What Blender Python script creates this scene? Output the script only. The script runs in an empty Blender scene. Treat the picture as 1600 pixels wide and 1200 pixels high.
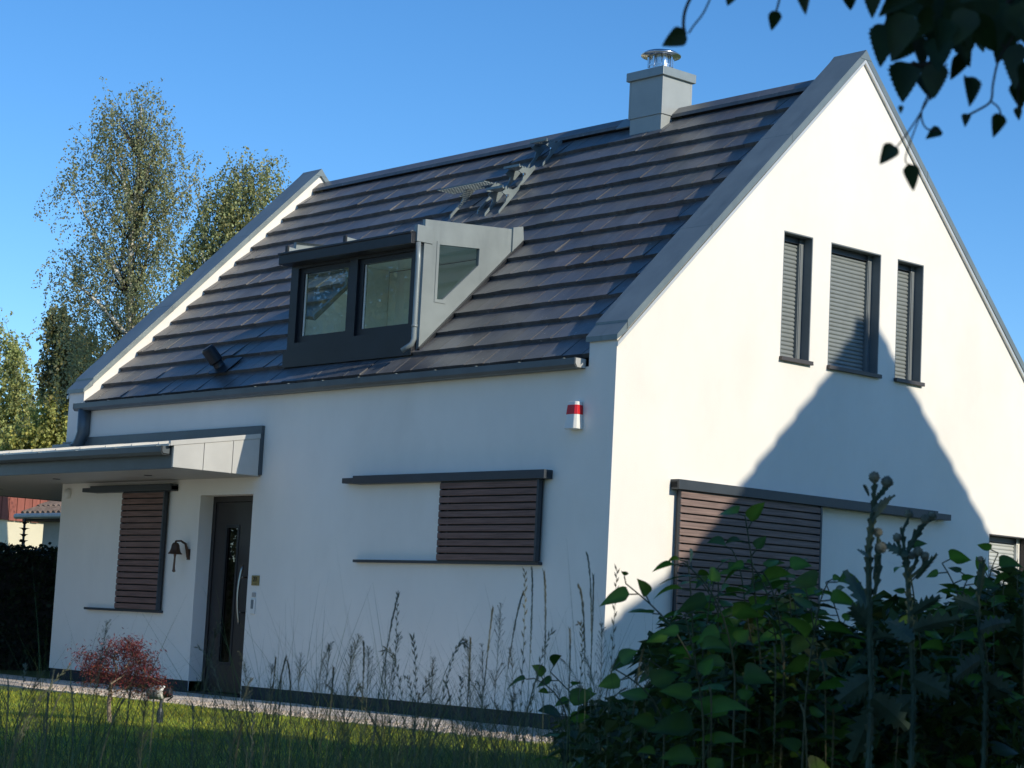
import bpy, bmesh, math, random
import numpy as np
from mathutils import Vector, Matrix
from mathutils.geometry import tessellate_polygon
random.seed(7); rng = np.random.default_rng(7)
S = bpy.context.scene
COL = S.collection
# ------------------------------------------------------------------ camera
CAM = Vector((14.3428, -14.1155, 0.9468)); AZ, PITCH, ROLL, FPX = 2.41417, 0.11812, 0.05065, 3245.2
fw = Vector((math.cos(AZ)*math.cos(PITCH), math.sin(AZ)*math.cos(PITCH), math.sin(PITCH)))
rt = fw.cross(Vector((0, 0, 1))).normalized(); up = rt.cross(fw)
rt, up = rt*math.cos(ROLL)+up*math.sin(ROLL), up*math.cos(ROLL)-rt*math.sin(ROLL)
cd = bpy.data.cameras.new('camera'); cam = bpy.data.objects.new('camera', cd); COL.objects.link(cam)
cam.matrix_world = Matrix(((rt.x, up.x, -fw.x, CAM.x), (rt.y, up.y, -fw.y, CAM.y), (rt.z, up.z, -fw.z, CAM.z), (0, 0, 0, 1)))
cd.sensor_width = 36; cd.lens = 36*FPX/1600; cd.clip_start = 0.05; cd.clip_end = 2000
cd.dof.use_dof = True; cd.dof.focus_distance = 20.0; cd.dof.aperture_fstop = 16
S.camera = cam
# ------------------------------------------------------------------ light
SUN = Vector((1.0, 0.105, 0.51)).normalized()
W = bpy.data.worlds.new('World'); S.world = W; W.use_nodes = True
nt = W.node_tree; bg = nt.nodes['Background']; sky = nt.nodes.new('ShaderNodeTexSky'); sky.sky_type = 'NISHITA'
sky.sun_disc = False; sky.sun_elevation = math.asin(SUN.z); sky.sun_rotation = math.atan2(SUN.x, SUN.y)
sky.air_density = 1.0; sky.dust_density = 0.25; sky.ozone_density = 4.0; sky.altitude = 1500
hs = nt.nodes.new('ShaderNodeHueSaturation'); hs.inputs['Saturation'].default_value = 1.2; hs.inputs['Value'].default_value = 0.92
nt.links.new(sky.outputs[0], hs.inputs['Color']); nt.links.new(hs.outputs[0], bg.inputs[0]); bg.inputs[1].default_value = 0.15
sl = bpy.data.lights.new('sun', 'SUN'); sl.energy = 3.2; sl.angle = math.radians(0.5); sl.color = (1.0, 0.91, 0.75)
so = bpy.data.objects.new('sun', sl); COL.objects.link(so); so.rotation_euler = SUN.to_track_quat('Z', 'Y').to_euler(); so.location = (30, 0, 20)
S.view_settings.view_transform = 'Standard'; S.view_settings.look = 'None'; S.view_settings.exposure = 0.34; S.view_settings.gamma = 1.0

# ------------------------------------------------------------------ helpers
def at(u, v, d):
    """point in the place seen at photo pixel u, v at depth d metres"""
    return CAM + fw*d + rt*((u-800)/FPX*d) + up*((600-v)/FPX*d)
WL = {}
def tag(o, label=None, cat=None, group=None, kind=None):
    for k, v in (('label', label), ('category', cat), ('group', group), ('kind', kind)):
        if v: o[k] = v
    return o
def empty(name, loc, parent=None):
    o = bpy.data.objects.new(name, None); o.empty_display_size = .1; COL.objects.link(o)
    loc = Vector(loc)
    if parent: o.parent = parent; o.location = loc-WL[parent.name]
    else: o.location = loc
    WL[o.name] = loc; return o
class MB:
    def __init__(s): s.v = []; s.f = []; s.c = None
    def add(s, vs, fs):
        n = len(s.v); s.v += [tuple(p) for p in vs]; s.f += [tuple(i+n for i in f) for f in fs]; return s
    def box(s, x0, x1, y0, y1, z0, z1):
        vs = [(x, y, z) for z in (z0, z1) for y in (y0, y1) for x in (x0, x1)]
        return s.add(vs, [(0, 2, 3, 1), (4, 5, 7, 6), (0, 1, 5, 4), (1, 3, 7, 5), (3, 2, 6, 7), (2, 0, 4, 6)])
    def obox(s, c, ax, ay, az, hx, hy, hz):
        c = Vector(c); vs = [c+ax*(i*hx)+ay*(j*hy)+az*(k*hz) for k in (-1, 1) for j in (-1, 1) for i in (-1, 1)]
        return s.add(vs, [(0, 2, 3, 1), (4, 5, 7, 6), (0, 1, 5, 4), (1, 3, 7, 5), (3, 2, 6, 7), (2, 0, 4, 6)])
    def prism(s, pts, off):
        """planar outline pts extruded by vector off"""
        n = len(pts); a = [Vector(p) for p in pts]; b = [p+Vector(off) for p in a]
        return s.add(a+b, [tuple(range(n-1, -1, -1)), tuple(range(n, 2*n))]+[(i, (i+1) % n, n+(i+1) % n, n+i) for i in range(n)])
    def holed(s, outline, holes, off):
        """planar face with holes, faces at the outline plane and reveals by vector off"""
        loops = [[Vector(p) for p in outline]]+[[Vector(p) for p in h] for h in holes]
        flat = [p for l in loops for p in l]
        tris = tessellate_polygon(loops); n = len(s.v)
        s.v += [tuple(p) for p in flat]; s.f += [tuple(i+n for i in t) for t in tris]
        for h in loops[1:]:
            m = len(h); s.add(h+[p+Vector(off) for p in h], [(i, (i+1) % m, m+(i+1) % m, m+i) for i in range(m)])
        return s
    def ring(s, outer, inner, off):
        """frame between two similar outlines, extruded by off"""
        n = len(outer); O = [Vector(p) for p in outer]; I = [Vector(p) for p in inner]; d = Vector(off)
        vs = O+I+[p+d for p in O]+[p+d for p in I]; fs = []
        for i in range(n):
            j = (i+1) % n
            fs += [(i, j, n+j, n+i), (2*n+i, 3*n+i, 3*n+j, 2*n+j), (i, 2*n+i, 2*n+j, j), (n+i, n+j, 3*n+j, 3*n+i)]
        return s.add(vs, fs)
    def tube(s, path, r, n=8, cap=True):
        path = [Vector(p) for p in path]; m = len(path); rs = r if isinstance(r, (list, tuple)) else [r]*m
        prev = None; vs = []
        for i, p in enumerate(path):
            d = (path[min(i+1, m-1)]-path[max(i-1, 0)])
            if d.length < 1e-9: d = Vector((0, 0, 1))
            d.normalize()
            a = prev if prev is not None else (Vector((0, 0, 1)) if abs(d.z) < .9 else Vector((1, 0, 0)))
            a = (a-d*a.dot(d)).normalized(); prev = a; b = d.cross(a)
            vs += [p+(a*math.cos(2*math.pi*k/n)+b*math.sin(2*math.pi*k/n))*rs[i] for k in range(n)]
        fs = [(i*n+k, i*n+(k+1) % n, (i+1)*n+(k+1) % n, (i+1)*n+k) for i in range(m-1) for k in range(n)]
        if cap: fs += [tuple(range(n-1, -1, -1)), tuple(range((m-1)*n, m*n))]
        return s.add(vs, fs)
    def lathe(s, c, prof, n=20, axis=None):
        c = Vector(c); ax = (axis or Vector((0, 0, 1))).normalized()
        a = Vector((1, 0, 0)) if abs(ax.x) < .9 else Vector((0, 1, 0)); a = (a-ax*a.dot(ax)).normalized(); b = ax.cross(a)
        vs = [c+ax*h+(a*math.cos(2*math.pi*k/n)+b*math.sin(2*math.pi*k/n))*r for r, h in prof for k in range(n)]
        m = len(prof); fs = [(i*n+k, i*n+(k+1) % n, (i+1)*n+(k+1) % n, (i+1)*n+k) for i in range(m-1) for k in range(n)]
        fs += [tuple(range(n-1, -1, -1)), tuple(range((m-1)*n, m*n))]
        return s.add(vs, fs)
    def build(s, name, mat, parent=None, bevel=0, smooth=False, origin=None, fix=True):
        me = bpy.data.meshes.new(name)
        base = WL[parent.name] if parent else Vector(origin or (0, 0, 0))
        v = np.array(s.v, dtype=float)-np.array(base)
        me.from_pydata(v.tolist(), [], s.f); me.materials.append(mat)
        if fix:
            bm = bmesh.new(); bm.from_mesh(me); bmesh.ops.recalc_face_normals(bm, faces=bm.faces); bm.to_mesh(me); bm.free()
        if s.c is not None:
            at_ = me.color_attributes.new('tone', 'FLOAT_COLOR', 'POINT'); at_.data.foreach_set('color', np.array(s.c, dtype=np.float32).ravel())
        if smooth: me.polygons.foreach_set('use_smooth', [True]*len(me.polygons))
        o = bpy.data.objects.new(name, me); COL.objects.link(o)
        if parent: o.parent = parent
        else: o.location = base
        WL[o.name] = base
        if bevel:
            b = o.modifiers.new('bevel', 'BEVEL'); b.width = bevel; b.segments = 2; b.limit_method = 'ANGLE'; b.angle_limit = math.radians(40)
        return o
# ------------------------------------------------------------------ materials
def mat(name, base, rough=.6, metal=0.0, var=0.0, vscale=3.0, bump=0.0, bscale=80, spec=.5, stretch=None, base2=None, tone=False, transl=0.0):
    m = bpy.data.materials.new(name); m.use_nodes = True; t = m.node_tree; N = t.nodes; Lk = t.links; p = N['Principled BSDF']
    p.inputs['Base Color'].default_value = (*base, 1); p.inputs['Roughness'].default_value = rough; p.inputs['Metallic'].default_value = metal
    p.inputs['Specular IOR Level'].default_value = spec
    tc = N.new('ShaderNodeTexCoord'); vec = tc.outputs['Object']
    if stretch:
        mp = N.new('ShaderNodeMapping'); mp.inputs['Scale'].default_value = stretch; Lk.new(vec, mp.inputs[0]); vec = mp.outputs[0]
    col = None
    if var or base2:
        n = N.new('ShaderNodeTexNoise'); n.inputs['Scale'].default_value = vscale; n.inputs['Detail'].default_value = 6; n.inputs['Roughness'].default_value = .65; Lk.new(vec, n.inputs[0])
        r = N.new('ShaderNodeValToRGB'); r.color_ramp.elements[0].position = .33; r.color_ramp.elements[1].position = .68
        b2 = base2 or tuple(c*(1+var) for c in base); b1 = base if base2 else tuple(c*(1-var) for c in base)
        r.color_ramp.elements[0].color = (*b1, 1); r.color_ramp.elements[1].color = (*b2, 1)
        Lk.new(n.outputs[0], r.inputs[0]); col = r.outputs[0]
        mr = N.new('ShaderNodeMapRange'); mr.inputs[3].default_value = max(rough-.08, .03); mr.inputs[4].default_value = min(rough+.08, 1)
        Lk.new(n.outputs[0], mr.inputs[0]); Lk.new(mr.outputs[0], p.inputs['Roughness'])
    if tone:
        a = N.new('ShaderNodeAttribute'); a.attribute_name = 'tone'; x = N.new('ShaderNodeMix'); x.data_type = 'RGBA'; x.blend_type = 'MULTIPLY'; x.inputs[0].default_value = 1
        if col: Lk.new(col, x.inputs[6])
        else: x.inputs[6].default_value = (*base, 1)
        Lk.new(a.outputs['Color'], x.inputs[7]); col = x.outputs[2]
    if col: Lk.new(col, p.inputs['Base Color'])
    if bump:
        bn = N.new('ShaderNodeTexNoise'); bn.inputs['Scale'].default_value = bscale; bn.inputs['Detail'].default_value = 5; Lk.new(vec, bn.inputs[0])
        b = N.new('ShaderNodeBump'); b.inputs['Strength'].default_value = bump; b.inputs['Distance'].default_value = .01; Lk.new(bn.outputs[0], b.inputs['Height']); Lk.new(b.outputs[0], p.inputs['Normal'])
    if transl:
        tr = N.new('ShaderNodeBsdfTranslucent'); mx = N.new('ShaderNodeMixShader'); mx.inputs[0].default_value = transl
        if col: Lk.new(col, tr.inputs[0])
        else: tr.inputs[0].default_value = (*base, 1)
        Lk.new(p.outputs[0], mx.inputs[1]); Lk.new(tr.outputs[0], mx.inputs[2]); Lk.new(mx.outputs[0], N['Material Output'].inputs[0])
    return m
def glass_mat(name, tint=(.8, .9, .85), refl=1.0):
    m = bpy.data.materials.new(name); m.use_nodes = True; t = m.node_tree; N = t.nodes; N.remove(N['Principled BSDF'])
    a = N.new('ShaderNodeBsdfTransparent'); a.inputs[0].default_value = (*tint, 1); g = N.new('ShaderNodeBsdfGlossy'); g.inputs['Roughness'].default_value = .01
    f = N.new('ShaderNodeFresnel'); f.inputs[0].default_value = 1.9; x = N.new('ShaderNodeMixShader')
    ge_ = N.new('ShaderNodeNewGeometry'); m1 = N.new('ShaderNodeMath'); m1.operation = 'SUBTRACT'; m1.inputs[0].default_value = 1; m2 = N.new('ShaderNodeMath'); m2.operation = 'MULTIPLY'
    t.links.new(ge_.outputs['Backfacing'], m1.inputs[1]); t.links.new(m1.outputs[0], m2.inputs[0]); t.links.new(f.outputs[0], m2.inputs[1]); t.links.new(m2.outputs[0], x.inputs[0]); t.links.new(a.outputs[0], x.inputs[1]); t.links.new(g.outputs[0], x.inputs[2]); t.links.new(x.outputs[0], N['Material Output'].inputs[0]); return m
M = dict(
    stucco=mat('stucco_white', (.87, .835, .765), .9, 0, .045, .8, .3, 240, .2, stretch=(1, 1, .45)),
    zinc=mat('zinc_grey', (.195, .235, .24), .42, .3, .14, 2.2, .05, 9, .5, stretch=(1, 1, .5)),
    zincc=mat('zinc_chimney', (.33, .355, .345), .5, .15, .08, 1.8, .06, 7),
    zincd=mat('zinc_dark', (.105, .125, .135), .42, .3, .14, 2.2, .05, 9),
    zincl=mat('zinc_light', (.245, .285, .29), .42, .2, .08, 1.8, .06, 7, .5),
    zincb=mat('zinc_bright', (.62, .61, .57), .33, .35, .06, 1.6, .05, 6, .5),
    tile=mat('roof_tile', (.102, .100, .100), .36, 0, .24, 14, .25, 60, .5, tone=True, stretch=(1, .35, .35)),
    anthra=mat('anthracite_frame', (.016, .019, .024), .38, .1, .15, 3),
    anthram=mat('anthracite_sheet', (.045, .055, .065), .5, .2, .12, 3),
    alu=mat('roller_slat', (.235, .26, .255), .5, .15, .07, 6),
    alul=mat('roller_slat_pale', (.5, .52, .5), .5, .1, .06, 6),
    jamb=mat('window_reveal_sheet', (.19, .215, .225), .5, .2, .1, 3),
    sill=mat('sill_brown', (.07, .062, .06), .5, .1, .15, 6),
    wood=mat('shutter_wood', (.19, .112, .092), .65, 0, .32, 9, .3, 40, .3, stretch=(.25, .25, 6)),
    woodg=mat('shutter_wood_weathered', (.225, .16, .14), .7, 0, .3, 9, .3, 40, .3, stretch=(.25, .25, 6)),
    white=mat('interior_white', (.86, .90, .86), .8, 0, .03, 2),
    door=mat('door_brown', (.028, .024, .024), .4, .05, .12, 4),
    steel=mat('brushed_steel', (.38, .37, .34), .3, 1, .08, 8),
    flue=mat('flue_steel', (.62, .64, .66), .22, 1, .06, 6),
    brass=mat('aged_brass', (.30, .24, .10), .42, .7, .25, 12),
    bronze=mat('bell_bronze', (.10, .055, .035), .45, .6, .3, 15),
    rope=mat('bell_rope', (.16, .10, .07), .9),
    red=mat('red_lens', (.62, .015, .02), .25, 0, .08, 12),
    plastic=mat('white_plastic', (.78, .77, .72), .4, 0, .03, 6),
    black=mat('black_rubber', (.012, .013, .015), .55),
    glass=glass_mat('window_glass', (.92, .97, .94)), mirror=glass_mat('door_glass', (.35, .4, .35)),
    plinth=mat('plinth_dark', (.03, .035, .04), .8, 0, .25, 4, .3, 90),
    soffit=mat('soffit_board', (.42, .40, .37), .55, 0, .08, 3, stretch=(.3, 4, 1)),
    paving=mat('paving_slab', (.62, .54, .46), .85, 0, .16, 2.5, .3, 60),
    gravel=mat('gravel', (.55, .47, .40), .9, 0, .4, 24, .8, 60),
    soil=mat('ground_grass_soil', (.08, .10, .035), .95, 0, 0, 1.2, .5, 30, .2, base2=(.12, .16, .05)),
    lawn=mat('lawn_blade', (.37, .46, .06), .6, 0, .3, 1.3, 0, 1, .3, tone=True, transl=.35),
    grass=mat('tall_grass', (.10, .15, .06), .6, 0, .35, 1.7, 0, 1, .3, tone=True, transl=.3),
    straw=mat('grass_straw', (.17, .15, .075), .75, 0, .25, 5, transl=.25),
    seed=mat('seed_head', (.16, .16, .10), .8, 0, .3, 9, transl=.25),
    knot=mat('knotweed_leaf', (.078, .15, .02), .42, 0, .3, 5, .15, 30, .45, tone=True, transl=.45),
    kstem=mat('knotweed_stem', (.05, .06, .025), .5, 0, .3, 20),
    weed=mat('weed_leaf', (.045, .08, .02), .55, 0, .35, 3, 0, 1, .4, tone=True, transl=.3),
    thistle=mat('thistle_green', (.06, .095, .065), .65, 0, .3, 14, .3, 60, .3, transl=.12),
    thead=mat('thistle_head', (.20, .20, .15), .8, 0, .4, 60, .6, 120),
    birchl=mat('birch_leaf', (.27, .29, .15), .5, 0, 0, 1, 0, 1, .4, tone=True, transl=.4),
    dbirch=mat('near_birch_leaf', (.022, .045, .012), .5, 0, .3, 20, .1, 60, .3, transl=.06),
    twig=mat('dark_twig', (.05, .035, .028), .8, 0, .3, 20),
    maple=mat('maple_red', (.19, .047, .045), .55, 0, .4, 8, 0, 1, .3, tone=True, transl=.35),
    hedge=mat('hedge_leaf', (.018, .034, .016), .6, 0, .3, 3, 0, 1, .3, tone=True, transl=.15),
    cream=mat('cream_wall', (.72, .66, .48), .9, 0, .06, 1.2, .2, 60, .2),
    redclad=mat('red_boarding', (.30, .10, .075), .75, 0, .2, 5, .2, 30, .3, stretch=(1, 3, .2)),
    clay=mat('old_roof_tile', (.20, .15, .12), .85, 0, .35, 7, .4, 40, .3),
    tilered=mat('neighbour_tile', (.24, .10, .06), .8, 0, .3, 5),
)
def birch_bark():
    m = mat('birch_bark', (.62, .58, .50), .75, 0, 0, 6, .2, 30, .3, base2=(.70, .66, .58)); t = m.node_tree; N = t.nodes
    tc = N['Texture Coordinate']; mp = N.new('ShaderNodeMapping'); mp.inputs['Scale'].default_value = (3, 3, 14); n = N.new('ShaderNodeTexNoise'); n.inputs['Scale'].default_value = .8; n.inputs['Detail'].default_value = 4
    r = N.new('ShaderNodeValToRGB'); r.color_ramp.elements[0].position = .60; r.color_ramp.elements[1].position = .66; r.color_ramp.elements[0].color = (1, 1, 1, 1); r.color_ramp.elements[1].color = (.08, .07, .06, 1)
    x = N.new('ShaderNodeMix'); x.data_type = 'RGBA'; x.blend_type = 'MULTIPLY'; x.inputs[0].default_value = 1
    old = N['Principled BSDF'].inputs['Base Color'].links[0].from_socket
    t.links.new(tc.outputs['Object'], mp.inputs[0]); t.links.new(mp.outputs[0], n.inputs[0]); t.links.new(n.outputs[0], r.inputs[0]); t.links.new(old, x.inputs[6]); t.links.new(r.outputs[0], x.inputs[7]); t.links.new(x.outputs[2], N['Principled BSDF'].inputs['Base Color'])
    return m
M['bark'] = birch_bark()
def overlay(m, scale, stretch, p0, p1, col, blend):
    # wear with a shape of its own: rain streaks on the render, lichen specks on the tiles
    t = m.node_tree; N = t.nodes; tc = N['Texture Coordinate']; mp = N.new('ShaderNodeMapping'); mp.inputs['Scale'].default_value = stretch
    n = N.new('ShaderNodeTexNoise'); n.inputs['Scale'].default_value = scale; n.inputs['Detail'].default_value = 5; r = N.new('ShaderNodeValToRGB')
    r.color_ramp.elements[0].position = p0; r.color_ramp.elements[1].position = p1; x = N.new('ShaderNodeMix'); x.data_type = 'RGBA'; x.blend_type = blend; x.inputs[7].default_value = (*col, 1)
    bc = N['Principled BSDF'].inputs['Base Color']; t.links.new(bc.links[0].from_socket, x.inputs[6]); t.links.new(tc.outputs['Object'], mp.inputs[0]); t.links.new(mp.outputs[0], n.inputs[0]); t.links.new(n.outputs[0], r.inputs[0]); t.links.new(r.outputs[0], x.inputs[0]); t.links.new(x.outputs[2], bc)
overlay(M['stucco'], 1.6, (1, 1, .7), .52, .85, (.95, .945, .93), 'MULTIPLY')
overlay(M['tile'], 22, (1, 1, 1), .69, .73, (.30, .30, .27), 'MIX'); overlay(M['tile'], 1.1, (1, .5, .5), .45, .8, (1.35, 1.33, 1.27), 'MULTIPLY')
overlay(M['zinc'], 2.2, (3, .6, .6), .55, .75, (.75, .77, .78), 'MULTIPLY'); overlay(M['zincl'], 2.0, (2, 2, .5), .55, .78, (.80, .81, .82), 'MULTIPLY')

# ================================================================== HOUSE
L, T, ZP, WD, TP = 10.48, .384, 3.884, 7.29, .9924
ZR = 7.293
def zroof(y): return ZR+TP*(y-WD/2) if y < WD/2 else ZR-TP*(y-WD/2)
def zpar(y): return ZP+TP*min(y, WD-y)
sn = Vector((0, -TP, 1)).normalized(); sv = Vector((0, 1, TP)).normalized(); sx = Vector((1, 0, 0))
house = tag(empty('house', (-L/2, WD/2, 0)), 'white rendered house with steep dark tiled roof, grey parapet gables and a box dormer', 'house')
gx = [(2.411, 2.889), (3.192, 4.063), (4.358, 4.840)]
GW = [(a, b, 3.95, 5.312) for a, b in gx]+[(6.215, 7.02, .95, 2.35)]
mb = MB()
outl = [(0, 0, .15), (0, WD, .15), (0, WD, ZP), (0, WD/2, zpar(WD/2)), (0, 0, ZP)]
mb.holed(outl, [[(0, a, z0), (0, b, z0), (0, b, z1), (0, a, z1)] for a, b, z0, z1 in GW], (-.17, 0, 0))
# right gable inner parapet face, left gable both faces
ins = [(0, ZP), (WD/2, zpar(WD/2)), (WD, ZP), (WD, 3.3), (WD/2, 6.6), (0, 3.3)]
mb.add([(-T, y, z) for y, z in ins], [(0, 1, 4, 5), (1, 2, 3, 4)])
mb.add([(-L+T, y, z) for y, z in ins], [(0, 1, 4, 5), (1, 2, 3, 4)])
mb.add([(-L, p[1], p[2]) for p in outl], [(0, 1, 2, 3, 4)])
for x0, x1 in ((-T, 0), (-L, -L+T)):
    mb.add([(x0, 0, ZP), (x1, 0, ZP), (x1, WD/2, zpar(WD/2)), (x0, WD/2, zpar(WD/2)), (x1, WD, ZP), (x0, WD, ZP)], [(0, 1, 2, 3), (3, 2, 4, 5)])
DX0, DX1, DZ = -7.13, -6.012, 2.4
fr = [(-L, 0, .15), (0, 0, .15), (0, 0, ZP), (-T, 0, ZP), (-T, 0, 3.58), (-L+T, 0, 3.58), (-L+T, 0, ZP), (-L, 0, ZP)]
fr = [(-L, 0, .15), (DX0, 0, .15), (DX0, 0, DZ), (DX1, 0, DZ), (DX1, 0, .15)]+fr[1:]
mb.holed(fr, [], (0, .2, 0))
mb.add([(DX0, 0, 0), (DX0, 0, DZ), (DX0, .2, DZ), (DX0, .2, 0), (DX1, 0, 0), (DX1, 0, DZ), (DX1, .2, DZ), (DX1, .2, 0)], [(0, 1, 2, 3), (4, 7, 6, 5), (1, 5, 6, 2)])
mb.add([(-L, WD, .15), (0, WD, .15), (0, WD, ZP), (-L, WD, ZP)], [(0, 1, 2, 3)])
mb.build('wall', M['stucco'], house)
pl = MB().box(-L+.012, DX0, .012, WD-.012, -.6, .15)
pl = MB(); pl.box(-L+.012, DX0, .012, .3, -.6, .148).box(DX1, -.012, .012, .3, -.6, .148).box(-.3, -.012, .3, WD-.02, -.6, .148).box(-L+.012, -L+.3, .3, WD-.02, -.6, .148)
pl.build('plinth', M['plinth'], house)
# dormer footprint, cut out of the tiles
DL, DR, DF = -5.94, -3.445, .31
def tiles():
    mb = MB(); cols = []; xa, xb = -L+T+.004, -T-.004; w = .300
    for side in (0, 1):
        for k in range(14):
            y0 = .02+.2506*k; y1 = y0+.2506*1.12
            if k == 13: y1 = y0+.26
            off = (k % 2)*.5*w
            xs = [xa]; x = xa+w-off if off else xa+w
            while x < xb-.04: xs.append(x); x += w
            xs.append(xb)
            for a, b in zip(xs[:-1], xs[1:]):
                segs = [(a, b)]
                if side == 0 and y0 > .28 and y0 < 1.66:
                    segs = []
                    if a < DL-.02: segs.append((a, min(b, DL-.02)))
                    if b > DR+.004: segs.append((max(a, DR+.004), b))
                for a2, b2 in segs:
                    if b2-a2 < .02: continue
                    g = .003; a3, b3 = a2+g, b2-g
                    j = random.gauss(0, .0028); tl = random.gauss(.0012, .0026)
                    def P(x, y, wv):
                        p = Vector((x, y, zroof(y)))+sn*wv
                        return p if side == 0 else Vector((p.x, WD-p.y, p.z))
                    h = .026
                    vs = [P(a3, y0, h-.055), P(b3, y0, h-.055), P(b3, y0, h+j+tl), P(a3, y0, h+j-tl), P(a3, y1, -.024), P(b3, y1, -.024), P(a3, y1, -.05), P(b3, y1, -.05)]
                    mb.add(vs, [(0, 1, 2, 3), (3, 2, 5, 4), (0, 3, 4, 6), (1, 7, 5, 2), (4, 5, 7, 6), (0, 6, 7, 1)])
                    q = random.random(); t = random.uniform(.82, 1.18)
                    c = (t*random.uniform(1.0, 1.09), t*random.uniform(.98, 1.03), t*.97, 1) if q > .72 else (t*.97, t, t*1.05, 1)
                    cols += [c]*8
    mb.c = cols
    return mb
roof = tiles().build('roof', M['tile'], house)
# lead underlay below the tiles with an opening for the dormer
ul = MB()
def up_(x, y, o=-.065): return Vector((x, y, zroof(y)))+sn*o
ring_o = [up_(-L+T, .05), up_(-T, .05), up_(-T, 3.6), up_(-L+T, 3.6)]; ring_i = [up_(DL+.03, .35), up_(DR-.03, .35), up_(DR-.03, 1.7), up_(DL+.03, 1.7)]
ul.ring(ring_o, ring_i, sn*-.02); ul.build('roof_underlay', M['black'], roof)
rc = MB()   # ridge capping
for a, b in ((-L+T+.01, -3.70), (-3.20, -T-.01)):
    for y in (1, -1):
        prof = [(WD/2, ZR+.05), (WD/2-y*.115, ZR-.055), (WD/2-y*.125, ZR-.10), (WD/2-y*.10, ZR-.09), (WD/2, ZR+.01)]
        rc.prism([(a, p[0], p[1]) for p in prof], (b-a, 0, 0))
rc.build('ridge_cap', M['tile'], roof)
rcc = bpy.data.meshes[WL and 'ridge_cap']; ca = rcc.color_attributes.new('tone', 'FLOAT_COLOR', 'POINT'); ca.data.foreach_set('color', [1.0]*4*len(rcc.vertices))
# parapet caps
def cap(x0, x1):
    mb = MB(); e = .035; a, b = x0-e, x1+e
    for s in (0, 1):
        def Y(y): return y if s == 0 else WD-y
        yl = .10
        pr = [(yl, zpar(yl)-.045), (WD/2, zpar(WD/2)-.045), (WD/2, zpar(WD/2)+.05), (yl, zpar(yl)+.05)]
        mb.prism([(a, Y(y), z) for y, z in pr], (b-a, 0, 0))
        lo = [(-.03, ZP-.065), (.105, zpar(.1)-.06), (.125, zpar(.125)+.028), (-.03, ZP-.012)]
        mb.prism([(a+.006, Y(y), z) for y, z in lo], (b-a-.012, 0, 0))
        for yb in (1.25, 2.45): mb.prism([(a-.003, Y(y), zpar(y)+h) for y, h in ((yb, -.047), (yb+.03, -.047), (yb+.03, .053), (yb, .053))], (b-a+.006, 0, 0))
    mb.prism([(a-.004, WD/2-.10, zpar(WD/2)-.055), (a-.004, WD/2, zpar(WD/2)+.057), (a-.004, WD/2+.10, zpar(WD/2)-.055)], (b-a+.008, 0, 0))
    return mb
for xa_, xb_, xt in ((-T, 0, .003), (-L, -L+T, -L-.033)):
    pc = cap(xa_, xb_).build('parapet_cap', M['zinc'], house); tm = MB()
    for s_ in (0, 1):
        Y = (lambda y: y) if s_ == 0 else (lambda y: WD-y)
        tm.prism([(xt, Y(y), zpar(y)+h) for y, h in ((-.02, -.112), (WD/2, -.095), (WD/2, -.052), (-.02, -.070))], (.030, 0, 0))
    tm.build('drip_edge', M['zincb'], pc)
# eaves gutter
def gutter(x0, x1, yb, yf, z0, z1, mb=None):
    mb = mb or MB(); t = .006
    def pr(a, b, o): return [(a, yb+o, z0+.02), (a, yb+o, z1), (a, yf, z1), (a, yf, z0+.035), (a, yf+.02, z0), (a, yb+o, z0)]
    out = [(yb, z1), (yb, z0), (yf+.025, z0), (yf, z0+.03), (yf, z1), (yf+.012, z1), (yf+.012, z0+.034), (yf+.03, z0+.012), (yb-.008, z0+.012), (yb-.008, z1)]
    mb.prism([(x0, y, z) for y, z in out], (x1-x0, 0, 0))
    for xx in (x0, x1-.008): mb.prism([(xx, y, z) for y, z in ((yb, z0-.003), (yf+.02, z0-.003), (yf-.004, z0+.03), (yf-.004, z1+.003), (yb, z1+.003))], (.008, 0, 0))
    return mb
g = gutter(-10.1, -.43, -.004, -.15, 3.56, 3.655).build('gutter', M['zincd'], house)
MB().prism([(-.428, y, z) for y, z in ((-.006, 3.563), (-.12, 3.563), (-.145, 3.60), (-.145, 3.652), (-.006, 3.652))], (.006, 0, 0)).build('gutter_end', M['zincb'], g)  # end cap in brighter zinc: its sunlit look is put into the colour
n = 15
for i in range(n):
    x = -9.9+i*(9.3/(n-1)); MB().box(x-.009, x+.009, -.154, -.004, 3.655, 3.661).build('gutter_clip', M['zincl'], g)
# downpipe at the left end
MB().tube([(-9.93, -.07, 3.57), (-9.93, -.07, 3.27), (-9.98, -.075, 3.15), (-10.06, -.09, 3.07), (-10.10, -.11, 2.98)], [.085, .085, .085, .08, .08], 14).build('downpipe', M['zincd'], house, smooth=True)
# ---------------- chimney
ch = MB().box(-3.38, -2.82, 3.35, 3.86, 7.22, 7.70).box(-3.365, -2.835, 3.362, 3.848, 6.9, 7.22)
for x0, y0 in ((-3.384, 3.346), (-2.84, 3.346), (-2.84, 3.84)): ch.box(x0, x0+.024, y0, y0+.024, 7.215, 7.70)
chim = ch.build('chimney', M['zincc'], house, bevel=.004)
MB().box(-3.415, -2.785, 3.315, 3.895, 7.69, 7.80).build('chimney_cap', M['zincl'], chim, bevel=.006)
fl = MB().lathe((-3.135, 3.62, 7.80), [(.17, 0), (.17, .02), (.145, .03), (.145, .10)], 24).build('flue', M['flue'], chim, smooth=False)
cw = MB().lathe((-3.135, 3.62, 7.80), [(.12, .09), (.12, .235)], 24)
for k in range(8):
    a = k*math.pi/4+.2; cw.box(-3.135+.15*math.cos(a)-.012, -3.135+.15*math.cos(a)+.012, 3.62+.15*math.sin(a)-.012, 3.62+.15*math.sin(a)+.012, 7.88, 8.03)
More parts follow.
